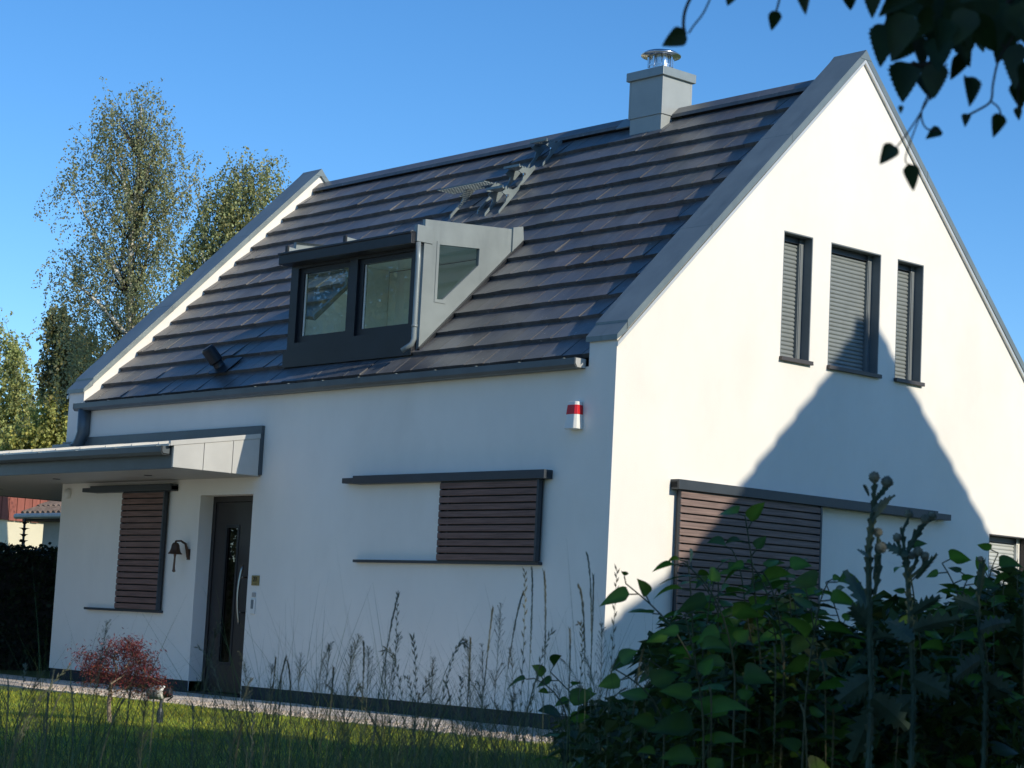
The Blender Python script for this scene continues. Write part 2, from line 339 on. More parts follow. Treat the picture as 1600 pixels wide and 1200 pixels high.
cw.lathe((-3.135, 3.62, 7.80), [(.152, .10), (.152, .115), (.15, .115)], 24).build('flue_cage', M['flue'], chim)
MB().lathe((-3.135, 3.62, 8.03), [(.245, 0), (.25, .012), (.20, .045), (.10, .07), (.02, .08)], 28).build('flue_hood', M['flue'], chim, smooth=True)
fla = MB()
fla.add([up_(-3.72, 3.50, .045), up_(-3.17, 3.50, .045), up_(-3.17, 3.64, .05), up_(-3.72, 3.64, .05), up_(-3.72, 3.50, .03), up_(-3.17, 3.50, .03), up_(-3.17, 3.64, .03), up_(-3.72, 3.64, .03)], [(0, 1, 2, 3), (7, 6, 5, 4), (0, 4, 5, 1), (1, 5, 6, 2), (2, 6, 7, 3), (3, 7, 4, 0)])
fla.build('chimney_flashing', M['zincl'], chim)
# ---------------- dormer
def P_(x, y, w=0): return Vector((x, y, zroof(y)))+sn*w
dor = empty('dormer', (-4.69, .31, 4.0), house)
df = MB()
def xz(x0, x1, z0, z1, y): return [(x0, y, z0), (x1, y, z0), (x1, y, z1), (x0, y, z1)]
df.holed(xz(DL-.006, DR-.055, 3.92, 5.20, .300), [xz(-5.80, -4.78, 4.23, 5.13, .300), xz(-4.64, -3.62, 4.23, 5.13, .300)], (0, .10, 0))
df.build('dormer_front', M['anthra'], dor)
for x0, x1 in ((-5.80, -4.78), (-4.64, -3.62)):
    fo = MB().ring(xz(x0, x1, 4.23, 5.13, .335), xz(x0+.075, x1-.075, 4.31, 5.07, .335), (0, .06, 0)).build('window_frame', M['anthra'], dor)
    MB().box(x0+.07, x1-.07, .362, .368, 4.305, 5.075).build('window_pane', M['glass'], dor)
    MB().box(x0+.076, x0+.095, .356, .372, 4.312, 5.068).build('window_seal', M['plastic'], dor)
MB().box(DL, DR-.06, .245, .302, 3.93, 4.135).build('dormer_apron', M['anthra'], dor)
fa = MB().box(DL-.05, DR-.02, .13, .32, 5.17, 5.30).box(DL-.06, DR-.02, .115, .20, 5.285, 5.312).build('dormer_fascia', M['anthra'], dor, bevel=.006)
# cheeks: closed shells with a trapezoid window each
def yz(pts, x): return [(x, y, z) for y, z in pts]
ck = [(.305, 4.0), (.305, 5.468), (1.61, 5.573), (1.75, zroof(1.75)+.03)]
wo = [(.485, 5.249), (1.166, 5.312), (1.157, 5.057), (.652, 4.556), (.488, 4.556)]
wi = [(.522, 5.215), (1.113, 5.262), (1.110, 5.066), (.612, 4.600), (.525, 4.590)]
for xo, d in ((DR, -1), (DL, 1)):
    c = MB().holed(yz(ck, xo), [yz(wo, xo)], (d*.05, 0, 0))
    n0 = [(xo+d*.05, y, z) for y, z in ck]
    c.add([(xo, y, z) for y, z in ck]+n0, [(0, 1, 5, 4), (1, 2, 6, 5), (2, 3, 7, 6)])
    c.build('dormer_cheek', M['zincl'], dor)
    w_ = MB().ring(yz(wo, xo-d*.008), yz(wi, xo-d*.008), (d*.05, 0, 0)).build('cheek_window', M['zincl'], dor)
    MB().prism(yz(wi, xo+d*.02), (d*.004, 0, 0)).build('cheek_pane', M['glass'], dor)
    inner = xo+d*.055; ckx = [(.42, 3.9), (.42, 5.335), (1.75, 5.335), (1.75, 3.9)]
    MB().holed(yz(ckx, inner), [yz(wo, inner)], (0, 0, 0)).build('dormer_lining', M['white'], dor)
MB().box(DR-.052, DR+.012, .19, .42, 5.20, 5.39).build('cheek_corner', M['zincl'], dor, bevel=.004)
MB().prism(yz([(1.60, 5.30), (1.60, 5.59), (1.75, 5.625), (1.77, zroof(1.77)+.03), (1.62, 5.33)], DR-.06), (.085, 0, 0)).build('cheek_end', M['zincl'], dor)
# room behind the panes, floor raised and depth cut short to bounce light
MB().add([(DL+.06, .42, 4.28), (DR-.06, .42, 4.28), (DR-.06, 1.75, 4.28), (DL+.06, 1.75, 4.28), (DL+.06, .42, 5.33), (DR-.06, .42, 5.33), (DR-.06, 1.75, 5.33), (DL+.06, 1.75, 5.33)], [(0, 1, 2, 3), (4, 7, 6, 5), (2, 6, 7, 3)]).build('dormer_room', M['white'], dor)
MB().prism([P_(DR+.002, .30), P_(DR+.045, .30), P_(DR+.045, 1.78), P_(DR+.002, 1.78)], sn*.03).build('cheek_flashing', M['anthra'], dor)
dr = MB().prism([(DL, .16, 5.305), (DL, 1.80, 5.50), (DL, 1.80, 5.52), (DL, .16, 5.325)], (DR-DL-.06, 0, 0))
for x in (-5.86, -4.72): dr.prism([(x, .165, 5.31), (x, .165, 5.38), (x, .46, 5.362), (x, .46, 5.34)], (.02, 0, 0)); MB().box(x-.02, x+.03, .14, .163, 5.30, 5.395).build('seam_end', M['anthra'], dor)
dr.build('dormer_roof', M['zincl'], dor)
MB().tube([(-3.44, .215, 5.19), (-3.425, .215, 5.0), (-3.425, .215, 4.10), (-3.44, .20, 4.04), (-3.53, .14, 3.965)], .03, 12).tube([(-3.425, .215, 4.26), (-3.425, .215, 4.23)], .035, 12).build('dormer_drainpipe', M['zincl'], dor, smooth=True)
# ---------------- roof steps and grating
def P(x, y, w=0): return Vector((x, y, zroof(y)))+sn*w
def rstep(x, y, wd=.30, parent=house):
    e = empty('roof_step', P(x, y), parent); zz = Vector((0, 0, 1)); yy = Vector((0, 1, 0))
    for xs in (x-wd/2, x+wd/2):
        prof = [P(0, y-.24, .012), P(0, y-.22, .04), P(0, y-.10, .06), P(0, y-.055, .10), P(0, y-.07, .17)-yy*.02, P(0, y-.025, .18), P(0, y+.045, .10), P(0, y+.11, .085), P(0, y+.105, .05), P(0, y+.02, .035), P(0, y-.08, .025)]
        MB().prism([(xs, p.y, p.z) for p in prof], (.014, 0, 0)).build('step_bracket', M['zinc'], e)
    tp = P(x, y, .165); t = MB()
    for k in range(4): t.box(x-wd/2, x+wd/2+.014, tp.y-.09+k*.045, tp.y-.084+k*.045, tp.z-.010, tp.z+.010)
    for k in range(7): t.box(x-wd/2+.02+k*wd/7, x-wd/2+.032+k*wd/7, tp.y-.095, tp.y+.065, tp.z-.01, tp.z+.008)
    t.box(x-wd/2-.012, x+wd/2+.034, tp.y-.108, tp.y-.098, tp.z-.012, tp.z+.018)
    t.build('step_tread', M['zinc'], e); MB().box(x+wd/2+.018, x+wd/2+.04, tp.y-.03, tp.y, tp.z-.11, tp.z-.08).build('step_bolt', M['flue'], e)
    return e
rstep(-4.68, 2.58, .26); rstep(-4.78, 2.93, .25); rstep(-4.76, 3.34, .27)
ge = empty('roof_platform', P(-5.45, 2.72), house); tp = P(-5.45, 2.74, .155); t = MB()
for k in range(6): t.box(-5.92, -5.0, tp.y-.16+k*.055, tp.y-.152+k*.055, tp.z-.008, tp.z+.008)
for k in range(19): t.box(-5.92+k*.05, -5.914+k*.05, tp.y-.16, tp.y+.125, tp.z-.007, tp.z+.007)
t.build('platform_grating', M['zinc'], ge)
for xs in (-5.55, -5.02):
    prof = [P(0, 2.40, .015), P(0, 2.43, .05), P(0, 2.62, .07), P(0, 2.66, .10), P(0, 2.62, .145), P(0, 2.78, .145), P(0, 2.82, .05)]
    MB().prism([(xs, p.y, p.z) for p in prof], (.022, 0, 0)).build('platform_bracket', M['zinc'], ge)
# vent cowl low on the roof
ve = empty('roof_vent', P(-7.55, .45), house)
MB().lathe(P(-7.42, .36, 0), [(.085, -.02), (.07, .05), (.065, .20)], 18, sn+Vector((-.25, 0, .2))).build('vent_pipe', M['anthra'], ve)
MB().lathe(P(-7.42, .36, 0), [(.07, .08), (.092, .10), (.088, .29), (.075, .31)], 18, sn+Vector((-.25, 0, .2))).build('vent_hood', M['anthra'], ve)
MB().prism([P(-7.46, .24, .034), P(-7.10, .24, .034), P(-7.10, .48, .012), P(-7.46, .48, .012)], sn*.012).build('vent_flashing', M['anthra'], ve)

# ---------------- gable windows with roller shutters
def window(y0, y1, z0, z1, pale=False, shut=1.0):
    w = empty('window', (-.08, (y0+y1)/2, z0), house); xf = -.15
    j = MB(); j.box(-.165, -.002, y1-.012, y1-.001, z0, z1-.012).box(-.165, -.002, y0+.001, y0+.012, z0, z1-.012).box(-.165, -.002, y0+.001, y1-.001, z1-.012, z1-.001)
    j.build('window_reveal', M['jamb'] if not pale else M['sill'], w)
    MB().box(xf-.02, xf+.02, y0+.012, y0+.045, z0, z1-.012).build('guide_rail', M['jamb'] if not pale else M['plastic'], w, bevel=.003)
    f = MB().box(xf-.02, xf+.035, y1-.085, y1-.012, z0, z1-.012).box(xf-.015, xf+.045, y1-.075, y1-.055, z0, z1-.08)
    f.build('guide_rail', M['jamb'] if not pale else M['plastic'], w, bevel=.003)
    MB().box(xf-.02, xf+.03, y0+.045, y1-.085, z1-.075, z1-.012).build('shutter_box', M['anthra'], w)
    s = MB(); zt = z1-.075; zb = z0+.03; nn = int((zt-zb)/.044); h = (zt-zb)/nn; ya, yb = y0+.045, y1-.085
    pr = [(xf-.012, zb)]
    for i in range(nn):
        z = zb+i*h; pr += [(xf-.012, z+.002), (xf-.001, z+h*.25), (xf+.002, z+h*.5), (xf-.001, z+h*.75), (xf-.010, z+h-.002)]
    vs = [(x, ya, z) for x, z in pr]+[(x, yb, z) for x, z in pr]; m = len(pr)
    s.add(vs, [(i, i+1, m+i+1, m+i) for i in range(m-1)]); s.box(xf-.014, xf+.006, ya, yb, zb-.028, zb-.001)
    s.build('roller_shutter', M['alul'] if pale else M['alu'], w, fix=False)
    MB().box(-.17, .045, y0-.012, y1+.02, z0-.022, z0+.012).box(.012, .046, y0-.014, y1+.022, z0-.03, z0-.015).build('window_sill', M['sill'], w, bevel=.003)
for i, (a, b, z0, z1) in enumerate(GW): window(a, b, z0, z1, i == 3)
# ---------------- front door
d = empty('front_door', ((DX0+DX1)/2, .2, 0), house)
def fxz(x0, x1, z0, z1, y): return [(x0, y, z0), (x1, y, z0), (x1, y, z1), (x0, y, z1)]
MB().ring(fxz(DX0, DX1, .03, DZ, .19), fxz(DX0+.06, DX1-.05, .03, DZ-.07, .19), (0, .08, 0)).build('door_frame', M['door'], d, bevel=.004)
df = MB().holed(fxz(DX0+.065, DX1-.055, .04, DZ-.075, .205), [fxz(-6.80, -6.585, .40, 2.015, .205)], (0, .04, 0)).build('door_leaf', M['door'], d)
MB().ring(fxz(-6.84, -6.545, .36, 2.055, .196), fxz(-6.80, -6.585, .40, 2.015, .196), (0, .02, 0)).build('pane_trim', M['anthra'], d, bevel=.003)
MB().box(-6.80, -6.585, .225, .232, .40, 2.015).build('door_pane', M['mirror'], d)
MB().add([(-6.9, .45, .3), (-6.5, .45, .3), (-6.5, .45, 2.1), (-6.9, .45, 2.1)], [(0, 1, 2, 3)]).build('pane_backing', M['black'], d)
hp = [(-6.31-.02*math.sin(math.pi*t), .12-.03*math.sin(math.pi*t), .86+.70*t) for t in [i/12 for i in range(13)]]
MB().tube(hp, .017, 10).tube([(-6.325, .11, 1.0), (-6.325, .21, 1.0)], .01, 8).tube([(-6.325, .11, 1.42), (-6.325, .21, 1.42)], .01, 8).build('door_handle', M['steel'], d, smooth=True)
MB().box(DX0+.005, DX1-.005, -.04, .25, -.2, .03).build('door_threshold', M['anthra'], d)
# ---------------- sliding shutters (front: two, gable: one)
def shutter(name, o, ax, out, x0, x1, z0, z1, pitch, rail0, rail1, low0, low1, wood, inset, post_hi=True, rz=.09):
    o = Vector(o); e = empty(name, o+ax*((x0+x1)/2)+Vector((0, 0, z0)), house); Z = Vector((0, 0, 1))
    def B(mb, a, b, d0, d1, za, zb): return mb.obox(o+ax*((a+b)/2)+out*((d0+d1)/2)+Z*((za+zb)/2), ax, out, Z, (b-a)/2, (d1-d0)/2, (zb-za)/2)
    r = MB(); B(r, rail0, rail1, .0, .12, z1, z1+rz); B(r, rail0-inset[0], rail1+inset[1], .0, .10, z1+.012, z1+rz-.02); r.build('shutter_rail', M['anthram'], e, bevel=.004)
    lr = MB(); B(lr, low0, low1, .0, .06, z0-.03, z0); lr.build('lower_rail', M['anthram'], e, bevel=.003) if low1 > low0 else None
    fr = MB(); w = .03
    B(fr, x0, x0+w, .045, .075, z0, z1); B(fr, x1-w, x1, .045, .092, z0, z1); B(fr, x0+w, x1-w, .045, .07, z0, z0+.03); B(fr, x0+w, x1-w, .045, .07, z1-.03, z1)
    B(fr, x0+.10, x0+.13, .046, .055, z0+.03, z1-.03)
    fr.build('shutter_frame', M['anthram'], e, bevel=.002)
    s = MB(); nn = int(round((z1-z0-.01)/pitch)); p = (z1-z0-.01)/nn
    for i in range(nn): B(s, x0+.004, x1-w+.001, .066+random.uniform(0, .004), .088, z0+.008+i*p, z0+.008+(i+1)*p-.016)
    s.build('shutter_slats', wood, e, bevel=.002)
    bk = MB(); B(bk, x0+.01, x1-.01, .02, .04, z0+.01, z1-.01); bk.build('shutter_backing', M['black'], e)
    return e
shutter('sliding_shutter', (0, 0, 0), Vector((1, 0, 0)), Vector((0, -1, 0)), -2.48, -.93, 1.64, 2.47, .0755, -3.95, -.83, -3.94, -.92, M['wood'], (.22, 0))
shutter('sliding_shutter', (0, 0, 0), Vector((1, 0, 0)), Vector((0, -1, 0)), -8.81, -7.80, .975, 2.46, .0795, -9.56, -7.64, -9.6, -7.79, M['wood'], (.23, 0), rz=.085)
shutter('sliding_shutter', (0, 0, 0), Vector((0, 1, 0)), Vector((1, 0, 0)), .90, 3.085, .18, 2.425, .0735, .83, 5.07, .9, .9, M['woodg'], (0, .27), rz=.10)
# ---------------- porch canopy with carport roof
cp = empty('porch_canopy', (-8, -.6, 2.6), house)
CX0, CX1 = -14.5, -5.87
rf = MB().prism([(0, -1.30, 2.865), (0, -.03, 3.075), (0, -.03, 3.05), (0, -1.30, 2.84)], (CX1, 0, 0))
rf = MB(); rf.prism([(CX0, -1.30, 2.868), (CX0, -.03, 3.078), (CX0, -.03, 3.052), (CX0, -1.30, 2.842)], (CX1-CX0-.004, 0, 0))
for k in range(15): x = CX0+.2+k*.585; rf.prism([(x, -1.295, 2.868), (x, -1.295, 2.888), (x, -.06, 3.094), (x, -.06, 3.072)], (.016, 0, 0))
rf.box(CX0, -L-.02, -.03, 5.2, 2.95, 3.06)
rf.build('canopy_roof', M['zincb'], cp)
so_ = MB().box(CX0+.02, CX1-.03, -1.20, -.002, 2.60, 2.63).box(CX0+.02, -L-.01, 0.002, 5.2, 2.60, 2.63)
so_.build('soffit', M['soffit'], cp)
fs = MB().box(CX0, CX1-.02, -1.24, -1.202, 2.592, 2.85).box(CX0, CX0+.04, -1.20, 5.2, 2.592, 2.85).box(CX0+.04, -L-.01, 5.16, 5.2, 2.592, 2.85)
fs.build('canopy_fascia', M['zincd'], cp)
cg = gutter(CX0-.05, -5.93, -1.243, -1.36, 2.745, 2.84).build('canopy_gutter', M['zincd'], cp)
for i in range(9): x = -6.05-i*.9; MB().box(x-.01, x+.01, -1.366, -1.245, 2.84, 2.848).build('gutter_clip', M['zincl'], cg)
# end of the canopy: folded sheet panels
ep = MB()
tz = lambda y: 2.862+.165*(y+1.26)
for a, b in ((-1.235, -.83), (-.822, -.43), (-.422, -.055)): ep.prism([(CX1-.025, a, 2.605), (CX1-.025, b, 2.605), (CX1-.025, b, tz(b)-.014), (CX1-.025, a, tz(a)-.014)], (.03, 0, 0))
ep.prism([(CX1-.03, -1.29, tz(-1.29)-.012), (CX1-.03, -.055, tz(-.055)-.012), (CX1-.03, -.055, tz(-.055)+.045), (CX1-.03, -1.29, tz(-1.29)+.045)], (.045, 0, 0))
ep.build('end_panel', M['zincb'], cp, bevel=.003)
MB().box(-9.84, CX1+.012, -.05, -.003, 3.085, 3.205).box(-L, -9.84, -.048, -.003, 3.06, 3.16).box(CX1-.04, CX1+.012, -.052, -.003, 2.62, 3.085).build('wall_flashing', M['zincd'], cp, bevel=.004)
MB().box(-L-.02, -10.02, -.20, -.052, 2.99, 3.11).build('rain_hopper', M['zinc'], cp, bevel=.01)
for x, y in ((-12.8, .3), (-12.4, -.6), (-9.6, -.6), (-7.4, -.6)):
    MB().lathe((x, y, 2.594), [(.0, 0), (.05, 0), (.05, .007), (0, .007)], 20).build('soffit_light', M['anthra'], cp)

# ================================================================== THINGS ON THE WALL
e = tag(empty('alarm_siren', (-.51, 0, 3.09)), 'small white and red alarm siren box high on the front wall near the corner', 'alarm')
def siren(z0, z1, mb, g=0):
    n_ = 8
    def ln(t): # half width and depth along the height, slimmer at the top
        return .066+.024*(1-t), .085+.03*(1-t)
    t0, t1 = (z0-2.955)/.275, (z1-2.955)/.275; (w0, d0), (w1, d1) = ln(t0), ln(t1); w0 += g; w1 += g; d0 += g; d1 += g
    c = -.511; r0 = [(c-w0, -.002), (c-w0, -d0*.8), (c-w0*.7, -d0), (c+w0*.7, -d0), (c+w0, -d0*.8), (c+w0, -.002)]; r1 = [(c-w1, -.002), (c-w1, -d1*.8), (c-w1*.7, -d1), (c+w1*.7, -d1), (c+w1, -d1*.8), (c+w1, -.002)]
    vs = [(x, y, z0) for x, y in r0]+[(x, y, z1) for x, y in r1]
    return mb.add(vs, [tuple(range(5, -1, -1)), tuple(range(6, 12))]+[(i, (i+1) % 6, 6+(i+1) % 6, 6+i) for i in range(6)])
siren(2.955, 3.23, MB()).build('siren_body', M['plastic'], e, bevel=.006); siren(3.10, 3.195, MB(), .004).build('red_lens', M['red'], e, bevel=.004)
e = tag(empty('wall_bell', (-7.36, 0, 1.7)), 'bronze ship bell on a curved wall bracket left of the front door', 'bell')
MB().lathe((-7.38, -.15, 1.67), [(.088, 0), (.086, .008), (.068, .03), (.055, .07), (.048, .11), (.035, .135), (.012, .145), (.012, .165)], 20).build('bell_body', M['bronze'], e, smooth=True)
MB().tube([(-7.30, -.012, 1.64), (-7.30, -.03, 1.72), (-7.30, -.06, 1.80), (-7.33, -.11, 1.835), (-7.38, -.15, 1.83)], [.022, .02, .016, .013, .012], 8).box(-7.33, -7.27, -.012, -.002, 1.61, 1.74).build('bell_bracket', M['bronze'], e, smooth=False)
MB().tube([(-7.38, -.15, 1.675), (-7.38, -.15, 1.63), (-7.385, -.15, 1.52), (-7.383, -.15, 1.46)], [.02, .012, .014, .018], 8).lathe((-7.383, -.15, 1.45), [(.005, 0), (.022, .01), (.02, .025), (.006, .035)], 10).build('bell_rope', M['rope'], e)
e = tag(empty('house_number_plate', (-5.845, 0, 1.383)), 'small square brass plate with the number 21 right of the front door', 'number plate')
MB().box(-5.92, -5.77, -.012, -.002, 1.322, 1.44).build('plate', M['brass'], e, bevel=.003)
tx = bpy.data.curves.new('digits', 'FONT'); tx.body = '21'; tx.size = .082; tx.extrude = .002; tx.align_x = 'CENTER'; tx.align_y = 'CENTER'
tmp = bpy.data.objects.new('digits_tmp', tx); COL.objects.link(tmp); dg = bpy.context.evaluated_depsgraph_get(); me = bpy.data.meshes.new_from_object(tmp.evaluated_get(dg)); bpy.data.objects.remove(tmp)
me.materials.clear(); me.materials.append(M['black']); o = bpy.data.objects.new('digits', me); COL.objects.link(o); o.parent = e; o.location = (0, -.0145, .01); o.rotation_euler = (math.pi/2, 0, 0); WL[o.name] = Vector((0, 0, 0))
MB().box(-5.885, -5.805, -.0145, -.0125, 1.336, 1.341).build('plate_rule', M['black'], e)
e = tag(empty('door_intercom', (-5.86, 0, 1.1)), 'slim white door intercom with grey keypad under the brass number plate', 'intercom')
MB().box(-5.905, -5.815, -.022, -.002, .985, 1.17).build('intercom_body', M['plastic'], e, bevel=.01)
MB().box(-5.885, -5.835, -.025, -.0215, 1.05, 1.155).build('keypad', M['jamb'], e, bevel=.003)
MB().box(-5.895, -5.825, -.012, -.002, 1.19, 1.24).build('name_tag', M['soffit'], e, bevel=.003)
e = tag(empty('motion_sensor', (-10.28, 0, 2.46)), 'little cream motion sensor on the wall under the porch canopy at the far left corner', 'sensor')
MB().lathe((-10.28, -.03, 2.40), [(.02, 0), (.045, .02), (.05, .07), (.04, .12), (.01, .135)], 14).build('sensor_head', M['plastic'], e, smooth=True)
MB().box(-10.31, -10.25, -.028, -.002, 2.43, 2.50).build('sensor_base', M['soffit'], e, bevel=.004)

# ================================================================== GROUND
def zg(x, y):
    dd = math.hypot(x-CAM.x, y-CAM.y); t = min(max((12.5-dd)/7.0, 0), 1); return -.50*t*t*(3-2*t)
def sheet(name, x0, x1, y0, y1, nx, ny, m, dz=0, kind='structure'):
    xs = np.linspace(x0, x1, nx+1); ys = np.linspace(y0, y1, ny+1)
    b = MB(); b.v = [(x, y, zg(x, y)+dz) for y in ys for x in xs]
    b.f = [(j*(nx+1)+i, j*(nx+1)+i+1, (j+1)*(nx+1)+i+1, (j+1)*(nx+1)+i) for j in range(ny) for i in range(nx)]
    return tag(b.build(name, m, fix=False), kind=kind)
b = MB(); R = [0, 3, 5, 7, 9, 11, 13, 16, 22, 35, 80, 300, 900]; na = 48
b.v = [(CAM.x+r*math.cos(2*math.pi*k/na), CAM.y+r*math.sin(2*math.pi*k/na), zg(CAM.x+r, CAM.y)-.02) for r in R[1:] for k in range(na)]
b.f = [tuple(range(na))]+[(i*na+k, i*na+(k+1) % na, (i+1)*na+(k+1) % na, (i+1)*na+k) for i in range(len(R)-2) for k in range(na)]
tag(b.build('ground', M['soil'], fix=False), kind='structure')
dv = MB(); dv.v = [(-8.5, -3.2, .0), (-60, -3.2, .0), (-60, -40, .0), (10, -40, .0), (1.0, -9.6, .0)]; dv.f = [(0, 1, 2, 3, 4)]  # pale yard added out of frame to bounce sun onto the front wall
tag(dv.build('bounce_yard', mat('bounce_yard_concrete', (.52, .47, .41), .9, 0, .12, 1.5, .2, 40, .2), fix=False), kind='structure')
pv = MB(); yy_ = -1.35
for i in range(30):
    for j in range(2):
        x = -17+i*.62; y = -.03-(j+1)*.62
        if x > -1.2: continue
        pv.box(x, x+.61, y, y+.61, -.05, .006+random.uniform(0, .006))
tag(pv.build('path', M['paving'], bevel=.004), kind='structure')
gb = MB().box(-17, .9, -1.72, -1.272, -.05, .0).box(-17, .9, -.029, .01, -.05, .0).box(-1.35, .9, -1.27, -.03, -.05, .0)
tag(gb.build('gravel_strip', M['gravel']), kind='structure')
pb = MB()
for i in range(2600):
    x = random.uniform(-8, .85); y = random.uniform(-1.78, -1.28) if x < -1.3 else random.uniform(-1.78, -.1); r = random.uniform(.008, .026)
    a = random.random()*6.28; pb.add([(x+r*math.cos(a+k*2.094), y+r*math.sin(a+k*2.094), -.004) for k in range(3)]+[(x+r*.5*math.cos(a+1+k*2.094), y+r*.5*math.sin(a+1+k*2.094), r*.9) for k in range(3)], [(3, 4, 5), (0, 1, 4, 3), (1, 2, 5, 4), (2, 0, 3, 5)])
tag(pb.build('gravel_stones', M['paving'], fix=False), 'loose pale pebbles along the lawn edge', 'gravel', kind='stuff')

def rotz(v, a): return Vector((v.x*math.cos(a)-v.y*math.sin(a), v.x*math.sin(a)+v.y*math.cos(a), v.z))
# blades as numpy strips
def blades(px, py, pz, h, w, bend, seg, tone, az=None):
    n = len(px); az = rng.uniform(0, 2*np.pi, n) if az is None else az; fa = rng.uniform(0, 2*np.pi, n)
    V = np.zeros((n, (seg+1)*2, 3)); C = np.ones((n, (seg+1)*2, 4))
    for i in range(seg+1):
        t = i/seg; ww = w*(1-t**1.6)*.5+1e-4
        cx = px+np.cos(az)*bend*h*t*t; cy = py+np.sin(az)*bend*h*t*t; cz = pz+h*t*(1-.35*bend*t)
        V[:, 2*i, 0] = cx-np.cos(fa)*ww; V[:, 2*i, 1] = cy-np.sin(fa)*ww; V[:, 2*i, 2] = cz
        V[:, 2*i+1, 0] = cx+np.cos(fa)*ww; V[:, 2*i+1, 1] = cy+np.sin(fa)*ww; V[:, 2*i+1, 2] = cz
    C[:, :, :3] = tone[:, None, :]
    base = np.arange(n)[:, None, None]*(seg+1)*2; q = np.array([[2*i, 2*i+1, 2*i+3, 2*i+2] for i in range(seg)])[None]
    m = MB(); m.v = V.reshape(-1, 3).tolist(); m.f = (base+q).reshape(-1, 4).tolist(); m.c = C.reshape(-1, 4); return m
def merge(ms):
    o = MB(); cs = []
    for m in ms:
        n = len(o.v); o.v += m.v; o.f += [tuple(i+n for i in f) for f in m.f]
        cs.append(np.array(m.c) if m.c is not None else np.ones((len(m.v), 4)))
    o.c = np.concatenate(cs); return o
def tones(n, a=.6, b=1.35, yel=.25):
    t = rng.uniform(a, b, n); y = (rng.random(n) < yel)*rng.uniform(.2, .7, n)
    return np.stack([t*(1+y), t*(1+.25*y), t*(1-.2*y)], 1)
zgv = np.vectorize(zg)
# short lawn between the house and the tall grass
n = 90000; u = rng.uniform(-60, 1250, n); dd = rng.uniform(12.5, 24, n)
pts = np.array([(CAM.x, CAM.y)])+np.outer(dd, (fw.x, fw.y))+np.outer((u-800)/FPX*dd, (rt.x, rt.y))
k = (pts[:, 1] < -1.7+.05*np.sin(pts[:, 0]*5)) | (pts[:, 0] > .9); pts = pts[k]; n = len(pts)
pn = .8+.25*np.sin(pts[:, 0]*2.3+1.7*np.sin(pts[:, 1]*1.9))*np.sin(pts[:, 1]*2.9+.6)
tn = tones(n, .7, 1.3, .3)*pn[:, None]
tag(blades(pts[:, 0], pts[:, 1], zgv(pts[:, 0], pts[:, 1])-.025, rng.uniform(.032, .055, n), .008, rng.uniform(.2, 1.0, n), 2, tn).build('lawn', M['lawn'], fix=False), 'short mown lawn between the path and the tall grass', 'lawn', kind='stuff')

# ================================================================== FOREGROUND GRASS
# dense tall grass as one mass
ms = []
def band(n, d0, d1, u0, u1, h0, h1, w, lean=.5):
    u = rng.uniform(u0, u1, n); dd = rng.uniform(d0, d1, n)
    p = np.array([(CAM.x, CAM.y)])+np.outer(dd, (fw.x, fw.y))+np.outer((u-800)/FPX*dd, (rt.x, rt.y))
    clump = .75+.35*np.sin(p[:, 0]*4.1+2*np.sin(p[:, 1]*3.3))
    h = rng.uniform(h0, h1, n)*clump
    ms.append(blades(p[:, 0], p[:, 1], zgv(p[:, 0], p[:, 1]), h, w, rng.uniform(.12, lean*1.25, n), 5, tones(n, .55, 1.3, .3)))
band(5200, 4.6, 9, -120, 1720, .85, 1.45, .0048, .6)
band(2500, 4.6, 8, 850, 1720, .7, 1.2, .008, .6)
band(5000, 8.5, 12.5, -100, 1700, .35, .75, .006, .6)
band(2600, 4.7, 7.5, -120, 1050, .95, 1.38, .0026, .8)
band(5200, 4.7, 8.0, 430, 1150, .95, 1.5, .0042, .75)
band(1200, 4.7, 7.0, 520, 1100, 1.15, 1.6, .003, .9)
band(900, 4.8, 7.0, -100, 520, 1.0, 1.3, .003, .9)
band(3800, 7, 10.5, 560, 1120, .55, 1.0, .005, .65)
band(2500, 4.4, 6, 950, 1720, .5, 1.0, .004, .7)
tag(merge(ms).build('tall_grass', M['grass'], fix=False), 'dense tall unmown grass in the shaded foreground', 'grass', kind='stuff')

